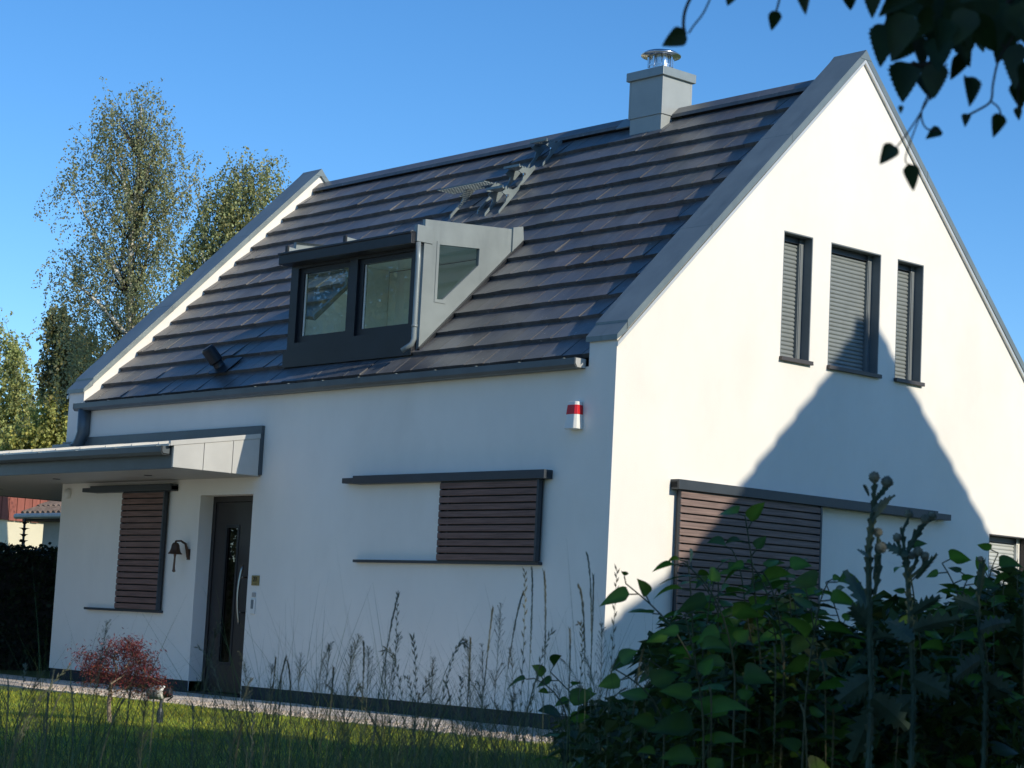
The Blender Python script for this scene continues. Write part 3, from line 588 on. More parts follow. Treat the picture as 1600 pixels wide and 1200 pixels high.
def bez(a, b, c, n=10): return [a*(1-t)**2+b*2*t*(1-t)+c*t*t for t in [i/n for i in range(n+1)]]
def root(u, d, u2=None):
    p = CAM+Vector((fw.x, fw.y, 0)).normalized()*d+Vector((rt.x, rt.y, 0)).normalized()*((u-800)/FPX*d); return Vector((p.x, p.y, zg(p.x, p.y)))
def stalk(u0, u1, v1, d, kind, um=None, vm=None, label='', group=''):
    """flowering grass stalk rooted at photo column u0 whose head tip is at u1, v1"""
    a = root(u0, d); c = at(u1, v1, d+random.uniform(-.15, .15)); b = at(um, vm, d) if um else a.lerp(c, .6)+Vector((random.uniform(-.03, .03), random.uniform(-.03, .03), .06))
    path = bez(a, b, c, 22); e = tag(empty('grass_stalk', a), label, 'grass stalk', group)
    m = MB().tube(path, [.0013-.0008*i/22 for i in range(23)], 5, False); m.build('stem', M['straw'] if kind == 'straw' else M['grass2'], e, fix=False)
    h = MB(); i0 = {'spike': 15, 'straw': 14, 'zig': 12, 'plume': 12}[kind]
    hp = path[i0:]; ln = sum((q-p).length for p, q in zip(hp[:-1], hp[1:]))
    def pos(t):
        f = t*(len(hp)-1); i = min(int(f), len(hp)-2); return hp[i].lerp(hp[i+1], f-i), (hp[i+1]-hp[i]).normalized()
    if kind in ('spike', 'straw', 'zig'):
        ns = 22 if kind == 'zig' else 58
        for s in range(ns):
            p, dr_ = pos((s+.5)/ns); sd = dr_.cross(fw).normalized()*(1 if s % 2 else -1); sd = rotz(sd, random.uniform(-.6, .6))
            l_ = {'zig': .019, 'spike': .015, 'straw': .014}[kind]*random.uniform(.7, 1.2); dv = (dr_+sd*(.36 if kind == 'zig' else random.uniform(.05, .24))).normalized(); nn = dv.cross(sd).normalized()
            wv = .0022 if kind == 'zig' else .0013; q = p+dv*l_; mid = p+dv*l_*.45; s2 = dv.cross(nn)
            h.add([p, mid+s2*wv, q, mid-s2*wv, mid+nn*wv*.8, mid-nn*wv*.8], [(0, 1, 4), (1, 2, 4), (2, 3, 4), (3, 0, 4), (1, 0, 5), (2, 1, 5), (3, 2, 5), (0, 3, 5)])
    else:
        for s in range(80):
            t = random.random()**.8; p, dr_ = pos(t); sd = rotz(dr_.cross(fw).normalized(), random.uniform(0, 6.28)); l_ = .055*(1-t)**.6*random.uniform(.3, 1)+.006
            q = p+(dr_*.9+sd*.55)*l_; h.tube([p, p.lerp(q, .6)+Vector((0, 0, .002)), q], [.0005, .0004, .0008], 3, False)
    h.build('seed_head', M['seed'] if kind != 'straw' else M['straw'], e, fix=False)
    return e
M['grass2'] = mat('stalk_green', (.13, .155, .08), .6, 0, .2, 6)
SPEC = [ # u0,u1,v1,d,kind,um,vm
 (560, 622, 930, 5.2, 'spike', 590, 1040), (621, 621, 928, 6.2, 'zig', 622, 1050), (730, 600, 1018, 5.0, 'zig', 650, 965), (650, 727, 1010, 5.0, 'zig', 690, 935),
 (742, 735, 1000, 5.4, 'spike', 735, 1080), (745, 770, 952, 5.3, 'spike', 757, 1040), (775, 817, 928, 5.6, 'spike', 785, 1000), (828, 820, 893, 5.1, 'zig', 826, 990), (834, 831, 890, 5.5, 'spike', 838, 980),
 (872, 850, 895, 5.2, 'spike', 862, 980), (948, 917, 866, 5.4, 'spike', 940, 930), (946, 905, 918, 5.1, 'spike', 930, 960), (935, 927, 902, 5.7, 'spike', 930, 990), (962, 964, 890, 5.0, 'zig', 958, 1000),
 (905, 890, 985, 5.3, 'spike', 897, 1040), (880, 905, 975, 5.5, 'zig', 930, 960), (400, 447, 1028, 5.6, 'spike', 425, 1080), (478, 449, 1034, 5.8, 'spike', 470, 1090), (520, 521, 1046, 5.6, 'spike', 519, 1100), (440, 439, 1062, 6, 'spike', 440, 1110),
 (700, 633, 1058, 5.2, 'zig', 665, 1040), (500, 563, 1075, 5.2, 'zig', 545, 1035), (30, 12, 1062, 5.2, 'spike', 22, 1110), (60, 84, 1050, 5.6, 'spike', 70, 1100), (150, 110, 1072, 5.4, 'spike', 130, 1110), (205, 203, 1080, 5.8, 'spike', 200, 1120),
 (245, 240, 1085, 5.4, 'spike', 245, 1120), (25, 40, 1040, 5.3, 'zig', 40, 1030), (300, 342, 976, 5.0, 'plume', 310, 1050), (150, 168, 970, 5.3, 'plume', 150, 1050), (590, 575, 1012, 5.6, 'plume', 580, 1070), (535, 550, 1010, 6.0, 'plume', 545, 1070),
 (505, 515, 1008, 5.8, 'plume', 510, 1070), (460, 470, 1022, 5.5, 'plume', 468, 1080), (605, 603, 1034, 5.7, 'plume', 603, 1090), (680, 676, 1028, 5.6, 'plume', 678, 1090), (775, 782, 945, 5.7, 'plume', 780, 1040), (420, 425, 1040, 5.7, 'plume', 424, 1090),
 (360, 378, 1128, 5.3, 'spike', 370, 1150), (320, 300, 1100, 5.6, 'spike', 312, 1140), (1125, 1110, 1078, 4.6, 'straw', 1120, 1130), (1168, 1167, 1064, 4.7, 'straw', 1168, 1120), (1228, 1225, 1000, 4.8, 'straw', 1229, 1060), (1222, 1210, 1010, 4.6, 'straw', 1220, 1060),
 (1312, 1285, 1035, 4.7, 'straw', 1302, 1080), (1306, 1302, 1110, 4.4, 'straw', 1306, 1150), (1358, 1364, 1103, 4.5, 'straw', 1355, 1140), (1395, 1410, 1055, 4.8, 'straw', 1402, 1110), (1350, 1357, 1058, 4.9, 'straw', 1355, 1110), (1290, 1253, 1106, 4.5, 'straw', 1275, 1140),
 (980, 1005, 1015, 5.0, 'spike', 985, 1060), (1030, 1010, 1042, 4.9, 'zig', 1012, 1070), (640, 655, 1085, 5.4, 'spike', 645, 1120), (690, 720, 1060, 5.0, 'zig', 730, 1050), (85, 75, 1085, 5.5, 'spike', 80, 1120), (950, 940, 975, 5.6, 'plume', 945, 1050)]
LAB = {'spike': ('dark slender grass stalk with a stiff upright spike head against the white front wall', 'upright grass spikes'), 'zig': ('arching wild grass stalk with loose alternating seeds against the white front wall', 'arching grass stalks'),
       'plume': ('feathery weed plume of fine side shoots in front of the white front wall', 'feathery weed plumes'), 'straw': ('pale straw-coloured grass stalk with a narrow head in front of the dark thicket', 'straw grass stalks')}
for i in range(46):
    u_ = random.choice([random.uniform(380, 1000), random.uniform(0, 420), random.uniform(560, 960)]); v_ = random.uniform(985, 1110) if u_ > 380 else random.uniform(1040, 1120); ln_ = random.gauss(0, 48)
    SPEC.append((u_-ln_*.6, u_+ln_, v_, random.uniform(4.9, 6.4), random.choice(['spike', 'zig', 'plume', 'plume', 'plume']), u_-ln_*.1+random.gauss(0, 8), v_+random.uniform(35, 70)))
for s in SPEC: stalk(s[0], s[1], s[2], s[3], s[4], s[5], s[6], *LAB[s[4]])

# ================================================================== LEAFY PLANTS
def leaf(mb, cols, base, d, n_, ln, wd, droop=.3, fold=.25, seg=6, prof=None, tone=(1, 1, 1)):
    d = d.normalized(); s = d.cross(n_).normalized(); n_ = s.cross(d)
    prof = prof or (lambda t: (math.sin(math.pi*min(t*1.02, 1)**.62))**.85*(1-.25*t))
    vs = []
    for i in range(seg+1):
        t = i/seg; c = base+d*(ln*t)-Vector((0, 0, 1))*(droop*ln*t*t)+n_*(.0); w = wd*.5*max(prof(t), .0)
        r = n_*(w*fold); vs += [c-s*w+r, c, c+s*w+r]
    fs = []
    for i in range(seg): fs += [(3*i, 3*i+1, 3*i+4, 3*i+3), (3*i+1, 3*i+2, 3*i+5, 3*i+4)]
    mb.add(vs, fs); cols += [(tone[0]*k_, tone[1]*k_, tone[2]*k_, 1) for _i in range(seg+1) for k_ in (.86, 1.45, .92)]
KP = lambda t: 0 if t >= 1 else .05 if t == 0 else max(0, (1-(max(t-.28, 0)/.72)**1.5)**.9 if t > .28 else math.sin(math.pi/2*min(1, (t+.10)/.38))**.6)*(1 if t < .7 else (1-.35*(t-.7)/.3))
def knotweed(pts, d, label, size=.115, dens=.025, skip=.15):
    path = [root(pts[0][0], d)]+[at(u, v, d+dz) for u, v, dz in pts[1:]]
    fine = []
    for a, b_ in zip(path[:-1], path[1:]):
        k = max(2, int((b_-a).length/.03)); fine += [a.lerp(b_, i/k) for i in range(k)]
    fine.append(path[-1]); N_ = len(fine)
    for _ in range(3): fine = [fine[0]]+[(fine[i-1]+fine[i]*2+fine[i+1])/4 for i in range(1, N_-1)]+[fine[-1]]
    e = tag(empty('knotweed', path[0]), label, 'leafy weed', 'knotweed stems in the foreground')
    st = MB().tube(fine, [.0050*(1-i/N_)+.0015 for i in range(N_)], 6)
    mb = MB(); cols = []; acc = 0; side = 1; tot = sum((b_-a).length for a, b_ in zip(fine[:-1], fine[1:])); run = 0
    for i in range(1, N_):
        sl_ = (fine[i]-fine[i-1]).length; acc += sl_; run += sl_
        if run/tot < skip: continue
        if acc >= dens or i == N_-1:
            acc = 0; side *= -1; dr_ = (fine[i]-fine[i-1]).normalized()
            out = dr_.cross(fw).normalized()*side; out = (out*random.uniform(.7, 1)+rotz(Vector((1, 0, 0)), random.uniform(0, 6.28))*.55+dr_*.35); out.z = out.z*.6+random.uniform(-.05, .25)
            out.normalize(); nrm = (Vector((0, 0, 1))+Vector((random.gauss(0, .55), random.gauss(0, .55), 0))-fw*random.uniform(-.2, 1.1)).normalized()
            s_ = size*random.uniform(.34, .88)*(1-.35*(run/tot)**4); pt = fine[i]; b2 = pt+out*.022
            st.tube([pt, b2], .0016, 4, False)
            t = random.uniform(.5, 1.5); leaf(mb, cols, b2, out, nrm, s_*1.12, s_*.80, random.uniform(.05, .55), random.uniform(.1, .6), 9, KP, (t*random.uniform(.8, 1.15), t, t*.9))
    st.build('stem', M['kstem'], e, fix=False); mb.c = cols; mb.build('leaves', M['knot'], e, fix=False, smooth=True)
    return e
KW = [
 ([(1140,), (1110, 1090, 0), (1060, 990, 0), (1020, 945, 0), (978, 912, 0)], 4.9, 'knotweed stem arching left with round leaves dark against the sunlit gable corner', .11),
 ([(1200,), (1190, 1050, 0), (1180, 930, 0), (1172, 850, 0), (1164, 806, 0)], 4.9, 'tallest knotweed stem standing upright before the slatted gable shutter', .115),
 ([(1170,), (1150, 1040, 0), (1125, 940, 0), (1092, 895, 0), (1068, 880, 0)], 4.7, 'knotweed stem with long leaves pointing left over the shutter edge', .125),
 ([(1060,), (1040, 1120, 0), (1010, 1070, 0), (960, 1045, 0)], 4.8, 'low knotweed stem with drooping leaves at the foot of the house corner', .115),
 ([(1100,), (1080, 1120, 0), (1040, 1040, 0), (1000, 1025, 0)], 5.3, 'knotweed stem reaching low across the shaded gable base', .11),
 ([(1250,), (1240, 1040, 0), (1235, 940, 0), (1230, 890, 0)], 5.3, 'knotweed stem behind the tallest one, half hidden by its leaves', .11),
 ([(1290,), (1280, 1050, 0), (1270, 960, 0), (1255, 905, 0)], 5.0, 'bushy knotweed stem at the right edge of the slatted shutter', .12),
 ([(1340,), (1330, 1040, 0), (1310, 960, 0), (1290, 910, 0)], 5.6, 'knotweed stem between the slatted shutter and the thistle', .11),
 ([(1480,), (1500, 1040, 0), (1508, 960, 0), (1490, 905, 0), (1472, 880, 0)], 5.0, 'knotweed stem with a round leaf right of the thistle', .105),
 ([(1560,), (1545, 1040, 0), (1530, 960, 0), (1505, 925, 0)], 4.9, 'knotweed stem leaning left near the lower right window', .11),
 ([(900,), (890, 1120, 0), (870, 1075, 0), (835, 1060, 0)], 5.6, 'small knotweed shoot low in the grass before the front wall', .11),
 ([(1210,), (1200, 1100, 0), (1160, 1000, 0), (1120, 930, 0)], 5.6, 'knotweed stem deep in the thicket under the shutter', .12),
 ([(960,), (940, 1140, 0), (900, 1090, 0), (860, 1050, 0)], 5.9, 'knotweed shoot among grass left of the house corner', .10),
 ([(1150,), (1100, 1120, 0), (1085, 1020, 0), (1070, 960, 0)], 4.5, 'knotweed stem with big dark leaves at the shutter lower left', .125)]
for i in range(13):
    u_ = 1085+i*21+random.uniform(-12, 12) if i < 10 else 1440+(i-10)*45; v_ = random.uniform(858, 925); l_ = random.uniform(-35, 35)
    KW.append(([(u_+random.uniform(-20, 20),), (u_+random.uniform(-15, 15), 1080, 0), (u_+l_*.4, (v_*2+1080)/3+20, 0), (u_+l_*.8, v_+22, 0), (u_+l_*1.4, v_, 0)], random.uniform(4.7, 5.7), 'knotweed stem lost among its neighbours in the dark thicket before the slatted shutter' if i < 10 else 'knotweed stem mixed in with the thistles at the right edge of the thicket', random.uniform(.105, .13)))
for pts, d, lb, sz in KW: knotweed(pts, d, lb, sz)
# ---------------- thistles
def thistle(label, stems, heads, leaves, d):
    e = tag(empty('thistle', root(stems[0][0][0][0], d)), label, 'thistle', 'thistles in the foreground')
    sm = MB()
    for st, r0, r1 in stems:
        ps = [root(st[0][0], d)]+[at(u, v, d) for u, v in st[1:]] if len(st[0]) == 1 else [at(u, v, d) for u, v in st]
        fine = []
        for a, b_ in zip(ps[:-1], ps[1:]):
            k = max(2, int((b_-a).length/.02)); fine += [a.lerp(b_, i/k) for i in range(k)]
        fine.append(ps[-1]); N_ = len(fine); r0 *= .62; r1 *= .62; sm.tube(fine, [r0+(r1-r0)*i/N_ for i in range(N_)], 8)
        for i in range(1, N_-1):   # spiny wings down the stem
            dr_ = (fine[i+1]-fine[i-1]).normalized(); r = r0+(r1-r0)*i/N_
            for q in range(3):
                if random.random() < .25: continue
                s_ = dr_.cross(fw).normalized(); s_ = (s_*math.cos(q*1.571+.4)+dr_.cross(s_)*math.sin(q*1.571+.4)); l_ = r*random.uniform(.45, 1.15)+.003
                p = fine[i]+s_*r*.8; sm.add([p-dr_*.011, p+dr_*.011, p+s_*l_+dr_*random.uniform(.0, .012), p+dr_.cross(s_)*.002], [(0, 1, 2), (0, 2, 3), (1, 3, 2)])
    sm.build('stem', M['thistle'], e, fix=False)
    for u, v, r in heads:
        r *= .70; c = at(u, v, d); h = MB().lathe(c, [(r*.25, -r), (r*.8, -r*.6), (r, -.05*r), (r*.85, r*.5), (r*.5, r*.85), (r*.2, r*.95)], 14, Vector((random.gauss(0, .3), random.gauss(0, .3), 1)))
        for k in range(90):
            w = Vector((random.gauss(0, 1), random.gauss(0, 1), random.gauss(.1, .8))).normalized(); s_ = w.orthogonal().normalized()*.0016; p = c+w*r*.9
            h.add([p+s_, p-s_, p+w*r*.3], [(0, 1, 2)])
        h.build('flower_head', M['thead'], e, fix=False)
    for (u0, v0), (u1, v1), w in leaves:
        a, b_ = at(u0, v0, d+random.uniform(-.1, .1)), at(u1, v1, d+random.uniform(-.15, .15)); lm = MB(); dr_ = (b_-a); ln = dr_.length; dr_.normalize(); s_ = dr_.cross(fw).normalized(); nn = s_.cross(dr_); N_ = 12; vs = []
        for i in range(N_+1):
            t = i/N_; ww = w*(math.sin(math.pi*(t*.92+.08))**.7)*(1.0 if i % 2 else .5)*(1-.3*t)+.0006; c = a+dr_*ln*t-Vector((0, 0, 1))*ln*.10*t*t
            vs += [c-s_*ww+nn*ww*.35+dr_*(.012 if i % 2 else 0), c, c+s_*ww+nn*ww*.35+dr_*(.012 if i % 2 else 0)]
        fs = []
        for i in range(N_): fs += [(3*i, 3*i+1, 3*i+4, 3*i+3), (3*i+1, 3*i+2, 3*i+5, 3*i+4)]
        lm.add(vs, fs).build('leaf', M['thistle'], e, fix=False)
    return e
thistle('tall spiny thistle with paired round heads rising above the gable shutter rail',
        [([(1368,), (1362, 1080), (1358, 960), (1357, 860), (1364, 800)], .013, .010), ([(1364, 800), (1366, 775), (1367, 752)], .007, .005), ([(1366, 785), (1378, 770), (1387, 757)], .006, .005), ([(1366, 930), (1374, 890), (1374, 858)], .007, .005), ([(1366, 905), (1371, 860), (1372, 836)], .006, .005)],
        [(1366, 746, .017), (1386, 753, .018), (1372, 832, .014), (1376, 856, .018)],
        [((1362, 800), (1400, 762), .008), ((1363, 815), (1393, 770), .008), ((1358, 775), (1349, 745), .005), ((1357, 870), (1340, 850), .008), ((1360, 960), (1320, 880), .022), ((1362, 980), (1330, 940), .03), ((1362, 1000), (1400, 985), .035), ((1360, 1060), (1310, 1090), .04), ((1364, 1090), (1420, 1130), .04), ((1364, 1110), (1330, 1180), .04)], 4.5)
thistle('branching thistle with four small heads right of the tallest one',
        [([(1432,), (1428, 1080), (1422, 960), (1418, 900), (1415, 860)], .013, .009), ([(1415, 870), (1430, 835), (1446, 815)], .008, .005), ([(1425, 850), (1443, 820), (1456, 808)], .007, .005), ([(1413, 860), (1410, 830), (1420, 808)], .006, .004), ([(1420, 900), (1430, 880), (1433, 865)], .006, .004), ([(1420, 905), (1443, 885), (1446, 872)], .006, .004), ([(1412, 875), (1405, 855), (1402, 842)], .005, .004)],
        [(1420, 803, .014), (1446, 811, .015), (1456, 806, .015), (1402, 840, .014), (1434, 862, .016), (1445, 869, .014), (1424, 868, .013)],
        [((1418, 868), (1378, 843), .016), ((1432, 905), (1465, 858), .010), ((1425, 960), (1470, 925), .02), ((1425, 985), (1500, 955), .03), ((1425, 1000), (1385, 960), .03), ((1428, 1060), (1480, 1080), .04), ((1428, 1090), (1390, 1120), .04)], 4.7)
thistle('single dark thistle shoot left of the lower right window',
        [([(1545,), (1540, 1080), (1530, 980), (1528, 930), (1532, 880)], .011, .006)], [(1532, 874, .010)],
        [((1530, 930), (1538, 868), .012), ((1530, 950), (1490, 930), .02), ((1532, 985), (1580, 960), .025), ((1535, 1030), (1490, 1050), .035), ((1536, 1060), (1590, 1090), .04)], 4.8)
# ---------------- weed thicket: one mass of leaves
def thicket(n, blobs, d0, d1, m, name, ls, label, cat):
    mb = MB(); V = []; C = []
    tot = sum(b_[2]*b_[3] for b_ in blobs)
    for (u, v, ru, rv) in blobs:
        k = int(n*ru*rv/tot)
        for _ in range(k):
            a = random.uniform(0, 6.28); r = random.random()**.5; dd = random.uniform(d0, d1); p = at(u+ru*r*math.cos(a), v+rv*r*math.sin(a), dd)
            g_ = zg(p.x, p.y)+.03
            if p.z < g_: continue
            dr_ = Vector((random.gauss(0, 1), random.gauss(0, 1), random.gauss(0, .5))).normalized(); s_ = dr_.cross(Vector((random.gauss(0, .5), random.gauss(0, .5), 1))).normalized(); l_ = ls*random.uniform(.5, 1.3); w = l_*random.uniform(.15, .3)
            q = p+dr_*l_-Vector((0, 0, l_*.3)); mid = p+dr_*l_*.45
            V += [p, mid+s_*w, q, mid-s_*w]; t = random.uniform(.5, 1.4); C += [(t*random.uniform(.9, 1.3), t, t*.9, 1)]*4
    mb.v = [tuple(p) for p in V]; mb.f = [(4*i, 4*i+1, 4*i+2, 4*i+3) for i in range(len(V)//4)]; mb.c = C
    # stems
    return tag(mb.build(name, m, fix=False), label, cat, kind='stuff')
thicket(17000, [(1360, 1110, 290, 100), (1010, 1150, 140, 60)]+[(random.uniform(1090, 1620), random.uniform(985, 1120), random.uniform(35, 85), random.uniform(40, 75)) for _ in range(26)]+[(1530, 960, 60, 40), (1590, 940, 40, 50), (1400, 960, 50, 30), (1230, 960, 50, 35)], 5.4, 8.5, M['weed'], 'weed_thicket', .075, 'dark tangled weeds filling the lower right foreground', 'weeds')
thicket(3800, [(random.uniform(1080, 1620), random.uniform(1060, 1190), random.uniform(40, 100), random.uniform(35, 70)) for _ in range(24)]+[(1000, 1160, 120, 50), (1130, 1130, 80, 60)], 4.8, 5.7, M['weed'], 'low_weeds', .05, 'small-leaved dark weeds tangled low in front of the knotweed', 'weeds')
# ---------------- goldenrod spires at the far right
def goldenrod(u, v, d, label):
    a = root(u+random.uniform(-15, 15), d); c = at(u, v, d); path = bez(a, a.lerp(c, .6)+Vector((.02, 0, .03)), c, 16)
    e = tag(empty('goldenrod', a), label, 'weed', 'goldenrod at the right edge'); MB().tube(path, [.004-.003*i/16 for i in range(17)], 5).build('stem', M['kstem'], e, fix=False)
    mb = MB(); cols = []
    for i in range(150):
        t = random.uniform(.25, 1); k = min(int(t*16), 15); p = path[k].lerp(path[k+1], t*16-k); dr_ = rotz(Vector((1, 0, .35)), random.uniform(0, 6.28)).normalized(); s_ = dr_.cross(Vector((0, 0, 1))).normalized(); l_ = .05*(1.25-t)*random.uniform(.6, 1.3); w = l_*.13
        mb.add([p, p+dr_*l_*.5+s_*w, p+dr_*l_-Vector((0, 0, l_*.2)), p+dr_*l_*.5-s_*w], [(0, 1, 2, 3)]); tt = random.uniform(.7, 1.5); cols += [(tt*1.1, tt, tt*.8, 1)]*4
    mb.c = cols; mb.build('leaves', M['weed'], e, fix=False)
for u, v, d, lb in ((1568, 893, 5.6, 'thin goldenrod spire left of its taller neighbour by the lower window'), (1590, 873, 5.8, 'goldenrod spire before the lower right window frame'), (1553, 925, 5.3, 'short goldenrod shoot at the window foot'), (1600, 905, 5.2, 'goldenrod cut off by the right picture edge'), (1580, 935, 6.2, 'goldenrod half hidden behind the other spires')): goldenrod(u, v, d, lb)

# ================================================================== OVERHANGING BIRCH (near, upper right)
nb = tag(empty('birch_tree', root(2500, 3.4)), 'birch overhanging the upper right corner with drooping near-black leafy twigs', 'tree', 'birch trees')
tb = root(2500, 3.4); tk = MB(); tip = tb+Vector((.1, .1, 6.5)); trunk = bez(tb, tb+Vector((-.1, 0, 3)), tip, 12); tk.tube(trunk, [.13-.10*i/12 for i in range(13)], 10); tk.build('trunk', M['bark'], nb, smooth=True)
BP = lambda t: 0 if t >= 1 else (math.sin(math.pi/2*min(1, (t+.06)/.30))**.7 if t < .28 else max(0, 1-((t-.28)/.72)**1.15)**.85)
BS = lambda t: BP(t)*(1.0 if int(t*18+.5) % 2 else .86)
lf = MB(); lc = []; tw = MB()
def bleaf(u, v, ang, ln, d=2.35):
    p = at(u, v, d); dr_ = (rt*math.cos(ang)-up*math.sin(ang)+fw*random.uniform(-.4, .4)).normalized(); n_ = (-fw+rt*random.gauss(0, .45)+up*random.gauss(0, .45)).normalized()
    leaf(lf, lc, p, dr_, n_, ln, ln*random.uniform(.7, .9), random.uniform(-.1, .2), random.uniform(-.1, .7), 18, BS)
def twig(pts, d=2.35, r=.0016): tw.tube(bez_path([at(u, v, d) for u, v in pts]), r, 5)
def bez_path(ps):
    out = []
    for i in range(len(ps)-1):
        for k in range(5):
            t = k/5; p0 = ps[max(i-1, 0)]; p1 = ps[i]; p2 = ps[i+1]; p3 = ps[min(i+2, len(ps)-1)]
            out.append(.5*((2*p1)+(p2-p0)*t+(2*p0-5*p1+4*p2-p3)*t*t+(3*p1-p0-3*p2+p3)*t*t*t))
    return out+[ps[-1]]
DN = math.pi/2
EX = [(1071, 52, 2.7, .030), (1212, 17, 1.75, .032), (1148, -22, 1.9, .030), (1258, -18, 1.5, .030), (1325, -18, 1.4, .030), (1382, 38, 1.7, .050), (1420, 98, 1.75, .056), (1402, 0, 1.9, .05), (1445, 20, 1.4, .05), (1470, 60, 1.7, .05), (1510, 120, 1.55, .046), (1495, 50, 1.2, .048), (1528, 30, 1.5, .05), (1560, 10, 1.6, .045), (1585, 70, 1.6, .05), (1592, 125, 1.4, .038), (1590, 168, 1.4, .018), (1470, 203, 2.7, .026), (1398, 228, 2.25, .032), (1424, 257, 1.45, .036), (1562, 178, 1.85, .028), (1512, 178, 1.8, .018), (1545, -10, 2.0, .05), (1455, -20, 1.2, .05), (1420, 60, 2.2, .045), (1440, 115, 1.3, .04), (1500, 85, 1.9, .04), (1480, 0, 1.8, .05), (1365, -30, 1.6, .05), (1580, 30, 1.9, .05), (1610, 100, 1.7, .05), (1600, 0, 1.5, .05), (1410, 165, 1.75, .012), (1460, 100, 1.6, .05), (1435, 55, 1.4, .05)]
for u, v, a_, l_ in EX: bleaf(u, v, a_, l_*random.uniform(.75, .98), 2.35+random.uniform(-.08, .08))
for i in range(60): bleaf(random.uniform(1400, 1640), random.uniform(-170, 35), random.gauss(1.6, .5), random.uniform(.035, .055), 2.35+random.uniform(-.25, .25))
for i in range(1500): # the rest of the crown, above and to the right of the picture
    a = random.uniform(0, 6.28); r = random.random()**.5*1.5; h = random.uniform(2.2, 7); p = tb+Vector((r*math.cos(a), r*math.sin(a), h))
    q = p-CAM; uu = 800+FPX*q.dot(rt)/max(q.dot(fw), .05); vv = 600-FPX*q.dot(up)/max(q.dot(fw), .05)
    if q.dot(fw) > 0 and uu < 1700 and vv > -60: continue
    dr_ = Vector((random.gauss(0, .5), random.gauss(0, .5), -1)).normalized(); leaf(lf, lc, p, dr_, Vector((random.gauss(0, 1), random.gauss(0, 1), .3)).normalized(), .05, .042, .1, .2, 3, BP)
twig([(1110, -60), (1075, 5), (1068, 35), (1071, 54)], r=.0020); twig([(1125, -40), (1102, 15), (1084, 40), (1076, 52)], r=.0011); twig([(1225, -60), (1222, -20), (1213, 18)], r=.0013)
twig([(1700, -200), (1620, -60), (1560, 20), (1500, 60), (1450, 100), (1425, 98)], r=.003); twig([(1600, -60), (1590, 40), (1562, 90), (1552, 130), (1548, 158), (1528, 172), (1512, 180)], r=.0014); twig([(1548, 158), (1560, 168), (1564, 180)], r=.0011); twig([(1560, 60), (1575, 80), (1585, 72)], r=.0012)
twig([(1480, 100), (1455, 140), (1440, 175), (1447, 200), (1470, 205)], r=.0011); twig([(1460, 140), (1430, 190), (1405, 225), (1398, 230)], r=.001); twig([(1440, 175), (1415, 245), (1424, 258)], r=.0009); twig([(1420, 60), (1388, 35), (1382, 40)], r=.0012); twig([(1592, 60), (1592, 130), (1590, 170)], r=.0009); twig([(1490, 30), (1400, -10), (1320, -60), (1250, -90)], r=.002)
tw.tube([trunk[6], trunk[6].lerp(at(1700, -200, 2.35), .5)+Vector((0, 0, .3)), at(1700, -200, 2.35)], [.03, .015, .004], 6); tw.tube([at(1700, -200, 2.35), at(1450, -180, 2.35), at(1250, -90, 2.35), at(1110, -60, 2.35)], [.004, .003, .0024, .002], 6)
tw.build('branches', M['twig'], nb, fix=False); lf.build('foliage', M['dbirch'], nb, fix=False, smooth=True)

